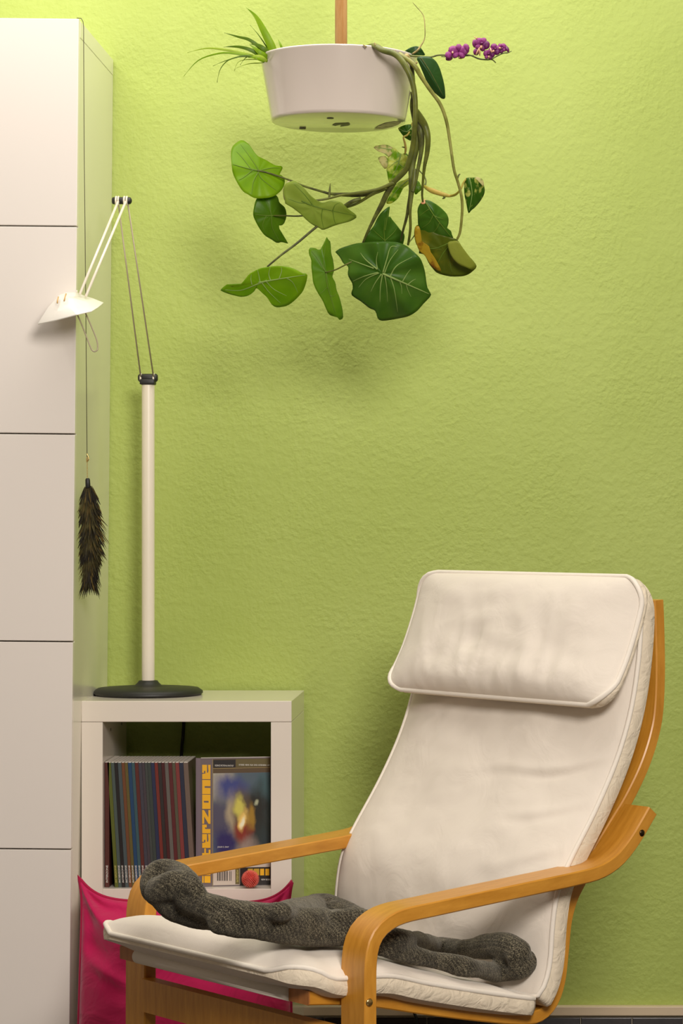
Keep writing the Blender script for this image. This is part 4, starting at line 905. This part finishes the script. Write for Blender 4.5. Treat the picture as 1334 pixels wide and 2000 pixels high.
# ------------------------------------------------------------------ cushion
cu = empty('chair_cushion', W(.1, 0, .4), 'thick white cotton cushion with piping and folded head pillow on the armchair', 'cushion')
VW = .285
fr = CH(166, 1806, -VW)       # front corner on the far side
def pad(name, cl, hw, edge, puff, par, mat_top, nv=64, nu=46, wr=.004, back=.35, wseed=0, round_=.03, sidem=None, puffpow=3.0, wrk=None, rend=None, taper=0, fade=0):
    C_ = resample([(a, b_, 0) for a, b_ in cl], nu); L_ = sum((b_-a).length for a, b_ in zip(C_, C_[1:]))
    def frame(i):
        t = (C_[min(nu-1, i+1)]-C_[max(0, i-1)]).normalized(); return C_[i], Vector((-t.y, t.x, 0))
    def half(i, j_):      # rounded-corner half width and thickness factors
        s = i/(nu-1)*L_; e = min(s, L_-s); r_ = round_ if (s < L_/2 or rend is None) else rend
        cut = 0 if e >= r_ else r_-math.sqrt(max(0, r_*r_-(r_-e)**2))
        vv = (-1+2*j_/nv)*(hw-cut); return s, vv
    verts = []; faces = []; idx = {}
    for side in (1, -1):
        for i in range(nu):
            c, nn = frame(i)
            for j_ in range(nv+1):
                s, vv = half(i, j_)
                a = min(1, abs(vv)/hw); e = min(s, L_-s)/L_*2
                f_ = max(0, (1-a**puffpow))*max(0, (1-(1-min(1, e))**(puffpow*1.8)))
                h = edge/2*(1 if not taper else .35+.65*min(1, (s/taper)))+(puff*(1-fade*s/L_) if side > 0 else puff*back)*f_**.6
                wn = noise.noise(Vector((s*9+wseed, vv*7, side*3)))*wr*f_+noise.noise(Vector((s*26+wseed, vv*16, 2)))*wr*.35*f_
                if wrk and side > 0: wn += wrk(s/L_, vv/hw)*min(1, f_*1.3)
                q = c+nn*side*(h+wn)
                idx[(side, i, j_)] = len(verts); verts.append(W(q.x, vv, q.y))
    for side in (1, -1):
        for i in range(nu-1):
            for j_ in range(nv):
                f = (idx[side, i, j_], idx[side, i+1, j_], idx[side, i+1, j_+1], idx[side, i, j_+1]); faces.append(f if side > 0 else f[::-1])
    per = [(i, 0) for i in range(nu)]+[(nu-1, j_) for j_ in range(1, nv+1)]+[(i, nv) for i in range(nu-2, -1, -1)]+[(0, j_) for j_ in range(nv-1, 0, -1)]
    top = [verts[idx[1, i, j_]] for i, j_ in per]; bot = [verts[idx[-1, i, j_]] for i, j_ in per]
    o = mesh_obj(name, verts, faces, mat_top, par)
    # gusset with a soft bulge, its own seam lines
    gv = []; gf = []; K = 5; npz = len(per)
    cen = sum(top, Vector())/npz
    for k in range(npz):
        i, j_ = per[k]; out = Vector((0, 0, 0))
        for r_ in range(K):
            t = r_/(K-1); p = top[k].lerp(bot[k], t)
            a = per[k]; wd = W(0, (1 if a[1] == nv else -1 if a[1] == 0 else 0), 0)-W(0, 0, 0)
            if wd.length > 0: out = wd.normalized()
            gv.append(p+out*(.004*math.sin(math.pi*t)+noise.noise(p*45)*.0025*math.sin(math.pi*t)))
    for k in range(npz):
        for r_ in range(K-1):
            a = k*K+r_; b_ = ((k+1) % npz)*K+r_; gf.append((a, b_, b_+1, a+1))
    mesh_obj('cushion_side', gv, gf, sidem or M_side, par)
    return o, top, bot
def piping(top, par, r=.0042):
    q = resample([tuple(v) for v in top], 150, True); tube('piping', q, r, M_pipe, par, 8, True)
def curve2(pts): return [(a, b_) for a, b_ in catmull(pts, 8)]
near = lambda L_, v=VW: [CH(a, b_, v) for a, b_ in L_]
sp = near([(760, 1923), (826, 1936), (920, 1951), (1000, 1962), (1034, 1966), (1048, 1968)])
z0s = sp[0][1]; 
seat_cl = curve2([(fr[0]+.008, fr[1]-.012), (fr[0]+.05, fr[1]-.017), (fr[0]*.5+sp[0][0]*.5, (fr[1]-.02)*.5+z0s*.5-.002)]+sp)
so_, st, sb_ = pad('seat_pad', seat_cl, VW, .026, .050, cu, M_cush, wseed=3, round_=.065, wr=.003, puffpow=3.2, rend=.006, taper=.10, fade=.75)
piping(st, cu)
bp_ = near([(1062, 1958), (1078, 1925), (1088, 1880), (1094, 1800), (1104, 1740), (1128, 1684), (1175, 1590), (1216, 1492), (1243, 1400), (1258, 1310), (1265, 1225), (1264, 1165), (1260, 1135)])
back_cl = curve2(bp_)
def back_wrinkle(s, v):
    r = 0
    for (s0, v0, ds, dv, L_, A) in ((.58, .95, .20, -1.0, .5, .006), (.46, .95, .22, -1.0, .35, .004), (.66, -.95, -.16, 1.0, .3, .005), (.33, .9, .2, -1, .3, .003), (.75, .8, .08, -1, .5, .004)):
        a = (v-v0)/dv; 
        if -.1 < a < L_*2: 
            q = s-(s0-ds*a*.5)+.02*math.sin(a*5); r += A*(math.exp(-(q/.014)**2)-1.2*math.exp(-((q+.02)/.012)**2))*max(0, 1-a/(L_*2))*min(1, (a+.1)*8)
    return r+.0012*noise.noise(Vector((s*30-v*6, v*9+s*5, 3)))
def pillow_wrinkle(s, v):
    n1 = noise.noise(Vector((v*6+s*.8, s*1.3, 1))); n2 = noise.noise(Vector((v*10-s*1.5, s*1.8, 7)))
    return ((1-abs(n1))**4*.0065+(1-abs(n2))**5*.003)*(1-s)**1.1+.002*noise.noise(Vector((v*4, s*6, 2)))
bo_, bt, bb_ = pad('back_pad', back_cl, VW, .030, .026, cu, M_cush, nu=130, wseed=11, round_=.006, rend=.05, back=.1, wr=.007, wrk=back_wrinkle)
# on the back the front face is the upper/left side of the sweep
piping(bt, cu)
pil = near([(1252, 1128), (1247, 1170), (1236, 1220), (1215, 1290), (1190, 1350), (1176, 1382)], .275)[::-1]
ho, ht, hb_ = pad('head_pillow', curve2(pil), .292, .012, .038, cu, M_cush, nu=70, wseed=21, round_=.045, wr=.008, back=.1, puffpow=2.6, wrk=pillow_wrinkle)
piping(ht, cu, .0045)
tag(cu.children[0] if cu.children else cu) if False else None

# ------------------------------------------------------------------ throw on the seat
_u0, _u1 = seat_cl[0][0], seat_cl[-1][0]
seat_top = [(a, b_+.012+.046*(1-.75*(a-_u0)/(_u1-_u0))) for a, b_ in seat_cl]
def seatz(u_):
    if u_ <= seat_top[0][0]: return seat_top[0][1]
    for (a, za), (b_, zb_) in zip(seat_top, seat_top[1:]):
        if a <= u_ <= b_: return za+(zb_-za)*(u_-a)/(b_-a)
    return seat_top[-1][1]
def backu(z):
    for (a, za), (b_, zb_) in zip(back_cl, back_cl[1:]):
        if za <= z <= zb_: return a+(b_-a)*(z-za)/max(1e-6, zb_-za)-.040
    return back_cl[0][0]-.040
def on_seat(px, py, h, rad=.02):
    """where the ray of this pixel comes h above the seat surface"""
    best = None
    d = 3.4
    while d < 4.8:
        x = (px-VX)*d/FPX; y = d-ZC; z = HC-(py-VY)*d/FPX
        u_ = (x-CX0)*CT+(y-CY0)*ST
        v_ = (x-CX0)*ST-(y-CY0)*CT
        if v_ > (.215 if px < 740 else .25): d += .004; continue
        if z <= seatz(u_)+h or u_ > backu(z)-rad*.8: return Vector((x, y, z)), d
        d += .004
    return Vector((x, y, z)), d
throw_tubes = [
 [(312, 1738, .065, 30), (326, 1762, .045, 27), (352, 1776, .032, 26), (400, 1788, .028, 27), (455, 1798, .028, 28), (520, 1810, .026, 28), (580, 1820, .026, 27), (640, 1824, .026, 26), (682, 1816, .035, 27), (712, 1800, .045, 22)],
 [(340, 1742, .06, 26), (400, 1772, .045, 24), (450, 1784, .04, 23), (520, 1789, .036, 23), (580, 1784, .036, 25), (615, 1774, .034, 26), (645, 1776, .034, 24)],
 [(300, 1738, .06, 24), (305, 1715, .075, 27), (322, 1701, .085, 25), (346, 1705, .085, 22), (366, 1720, .08, 20), (382, 1738, .07, 17), (393, 1750, .055, 11)],
 [(306, 1745, .06, 26), (335, 1728, .075, 30), (362, 1745, .06, 22)],
 [(612, 1766, .05, 16), (640, 1762, .04, 14), (670, 1770, .035, 13), (700, 1784, .03, 12), (722, 1798, .03, 12)],
 [(400, 1762, .05, 16), (450, 1775, .045, 18), (510, 1781, .04, 18), (560, 1780, .04, 20), (600, 1776, .038, 22), (650, 1786, .036, 26), (700, 1800, .036, 26)],
 [(430, 1800, .03, 26), (500, 1806, .028, 28), (570, 1806, .028, 30), (640, 1806, .028, 30), (700, 1812, .03, 26)],
 [(710, 1822, .025, 20), (760, 1842, .018, 11), (800, 1852, .010, 6)],
 [(660, 1796, .05, 16), (690, 1786, .06, 11), (715, 1785, .06, 8)],
 [(705, 1800, .045, 22), (745, 1823, .035, 19), (790, 1835, .032, 18), (850, 1847, .03, 18), (910, 1853, .03, 19), (950, 1850, .034, 22), (985, 1850, .036, 26), (1012, 1860, .034, 22)],
 [(700, 1835, .02, 18), (745, 1850, .018, 18), (800, 1864, .017, 17), (860, 1878, .016, 17), (920, 1891, .016, 18), (975, 1899, .018, 19), (1015, 1893, .024, 17), (1040, 1873, .032, 15), (1054, 1859, .036, 10)],
 [(955, 1834, .05, 9), (985, 1846, .055, 13), (1000, 1866, .05, 13), (1004, 1886, .04, 11)]]
bm = bmesh.new()
for tt in throw_tubes:
    pts = []; rs = []
    for (a, b_, h, r_) in tt:
        p, d = on_seat(a, b_, h, r_*4/FPX); pts.append(p); rs.append(r_*d/FPX*.98)
    Q, R_ = interp(pts, rs, 5)
    for q, r_ in zip(Q, R_):
        pass
    R_ = [r_*1.1 for r_ in R_]
    tube_into(bm, Q, R_, 16)
    for q, r_ in ((Q[0], R_[0]), (Q[-1], R_[-1])): bmesh.ops.create_uvsphere(bm, u_segments=14, v_segments=8, radius=r_, matrix=Matrix.Translation(q))
thr = bm_obj('throw_blanket', bm, M_knit, None, True)
tag(thr, 'crumpled dark grey knitted throw lying across the armchair seat', 'blanket')
rm = thr.modifiers.new('r', 'REMESH'); rm.mode = 'VOXEL'; rm.voxel_size = .0032; rm.use_smooth_shade = True
sm_ = thr.modifiers.new('s', 'SMOOTH'); sm_.iterations = 8; sm_.factor = .5
tx = bpy.data.textures.new('fold', 'CLOUDS'); tx.noise_scale = .07; tx.noise_depth = 1
dm = thr.modifiers.new('d', 'DISPLACE'); dm.texture = tx; dm.strength = .009; dm.mid_level = .5; dm.texture_coords = 'GLOBAL'
tx2 = bpy.data.textures.new('fuzz', 'CLOUDS'); tx2.noise_scale = .006; tx2.noise_depth = 1
dm2 = thr.modifiers.new('d2', 'DISPLACE'); dm2.texture = tx2; dm2.strength = .0008; dm2.mid_level = .5; dm2.texture_coords = 'GLOBAL'

# ------------------------------------------------------------------ pink floor cushion leaning on the shelf
PD = -.42
pil_o = empty('floor_cushion', P(350, 2100, PD), 'magenta square cushion standing on the floor against the shelf unit', 'cushion')
def pink():
    N_ = 72; verts = []; faces = []; ids = {}
    tl, tr, br, bl = P(146, 1704, PD), P(579, 1711, PD), P(590, 2140, PD-.03), P(132, 2140, PD-.03)
    bl.z = br.z = .012
    def pull(a): return max(0, 1-abs(2*a-1)**5.5)
    def corner(u_, v_):       # soften the four corners of the square
        s_, t_ = 2*u_-1, 2*v_-1; m_ = max(abs(s_), abs(t_)); n_ = (abs(s_)**5+abs(t_)**5)**.2
        k = m_/n_ if n_ > 1e-6 else 1
        k = 1-(1-k)*.25
        return (s_*k+1)/2, (t_*k+1)/2
    for side in (-1, 1):
        for i in range(N_+1):
            for j_ in range(N_+1):
                u_, v_ = i/N_, j_/N_
                uc, vc = corner(u_, v_)
                p = tl.lerp(tr, uc).lerp(bl.lerp(br, uc), vc)
                cx_ = (pull(v_)*(1-u_)**3-pull(v_)*u_**3)*.016
                cz = -pull(u_)*(1-v_)**3*.052+pull(u_)*v_**3*.015
                p = p+Vector((cx_, 0, cz))
                a, b_ = 1-abs(2*u_-1), 1-abs(2*v_-1)
                th = .088*(min(1, a*1.5)*min(1, b_*1.5))**.45 if a > 0 and b_ > 0 else 0
                env = min(1, a*9)*min(1, b_*9)
                # slack folds running in from the two upper corners
                w1 = math.hypot(u_-.02, v_-.03); a1 = math.atan2(v_+.02, u_+.02)
                w2 = math.hypot(u_-.98, v_-.03); a2 = math.atan2(v_+.02, 1.02-u_)
                crease = .020*math.exp(-w1*5)*math.sin(a1*7+w1*9+.6)+.014*math.exp(-w2*5)*math.sin(a2*6+w2*8)
                crease += .016*math.exp(-((u_-.06)**2/.008+(v_-.30)**2/.004))*-1+.010*math.exp(-((u_-.16)**2/.02+(v_-.36-.5*(u_-.1))**2/.0012))
                wn = noise.noise(Vector((u_*3.5, v_*3.5, 1)))*.012*min(1, a*4)*min(1, b_*4)+noise.noise(Vector((u_*9, v_*9, 4)))*.004*env
                ids[side, i, j_] = len(verts); verts.append(p+Vector((0, side*(th*.9)+(-crease*env+wn)*(1 if side < 0 else 0), 0)))
    for side in (-1, 1):
        for i in range(N_):
            for j_ in range(N_):
                f = (ids[side, i, j_], ids[side, i, j_+1], ids[side, i+1, j_+1], ids[side, i+1, j_]); faces.append(f if side < 0 else f[::-1])
    mesh_obj('cushion_body', verts, faces, M_pink, pil_o)
    per = [verts[ids[-1, i, 0]] for i in range(N_)]+[verts[ids[-1, N_, j_]] for j_ in range(N_)]+[verts[ids[-1, i, N_]] for i in range(N_, 0, -1)]+[verts[ids[-1, 0, j_]] for j_ in range(N_, 0, -1)]
    tube('seam', resample([tuple(v) for v in per], 200, True), .0035, M_pinkd, pil_o, 6, True)
pink()
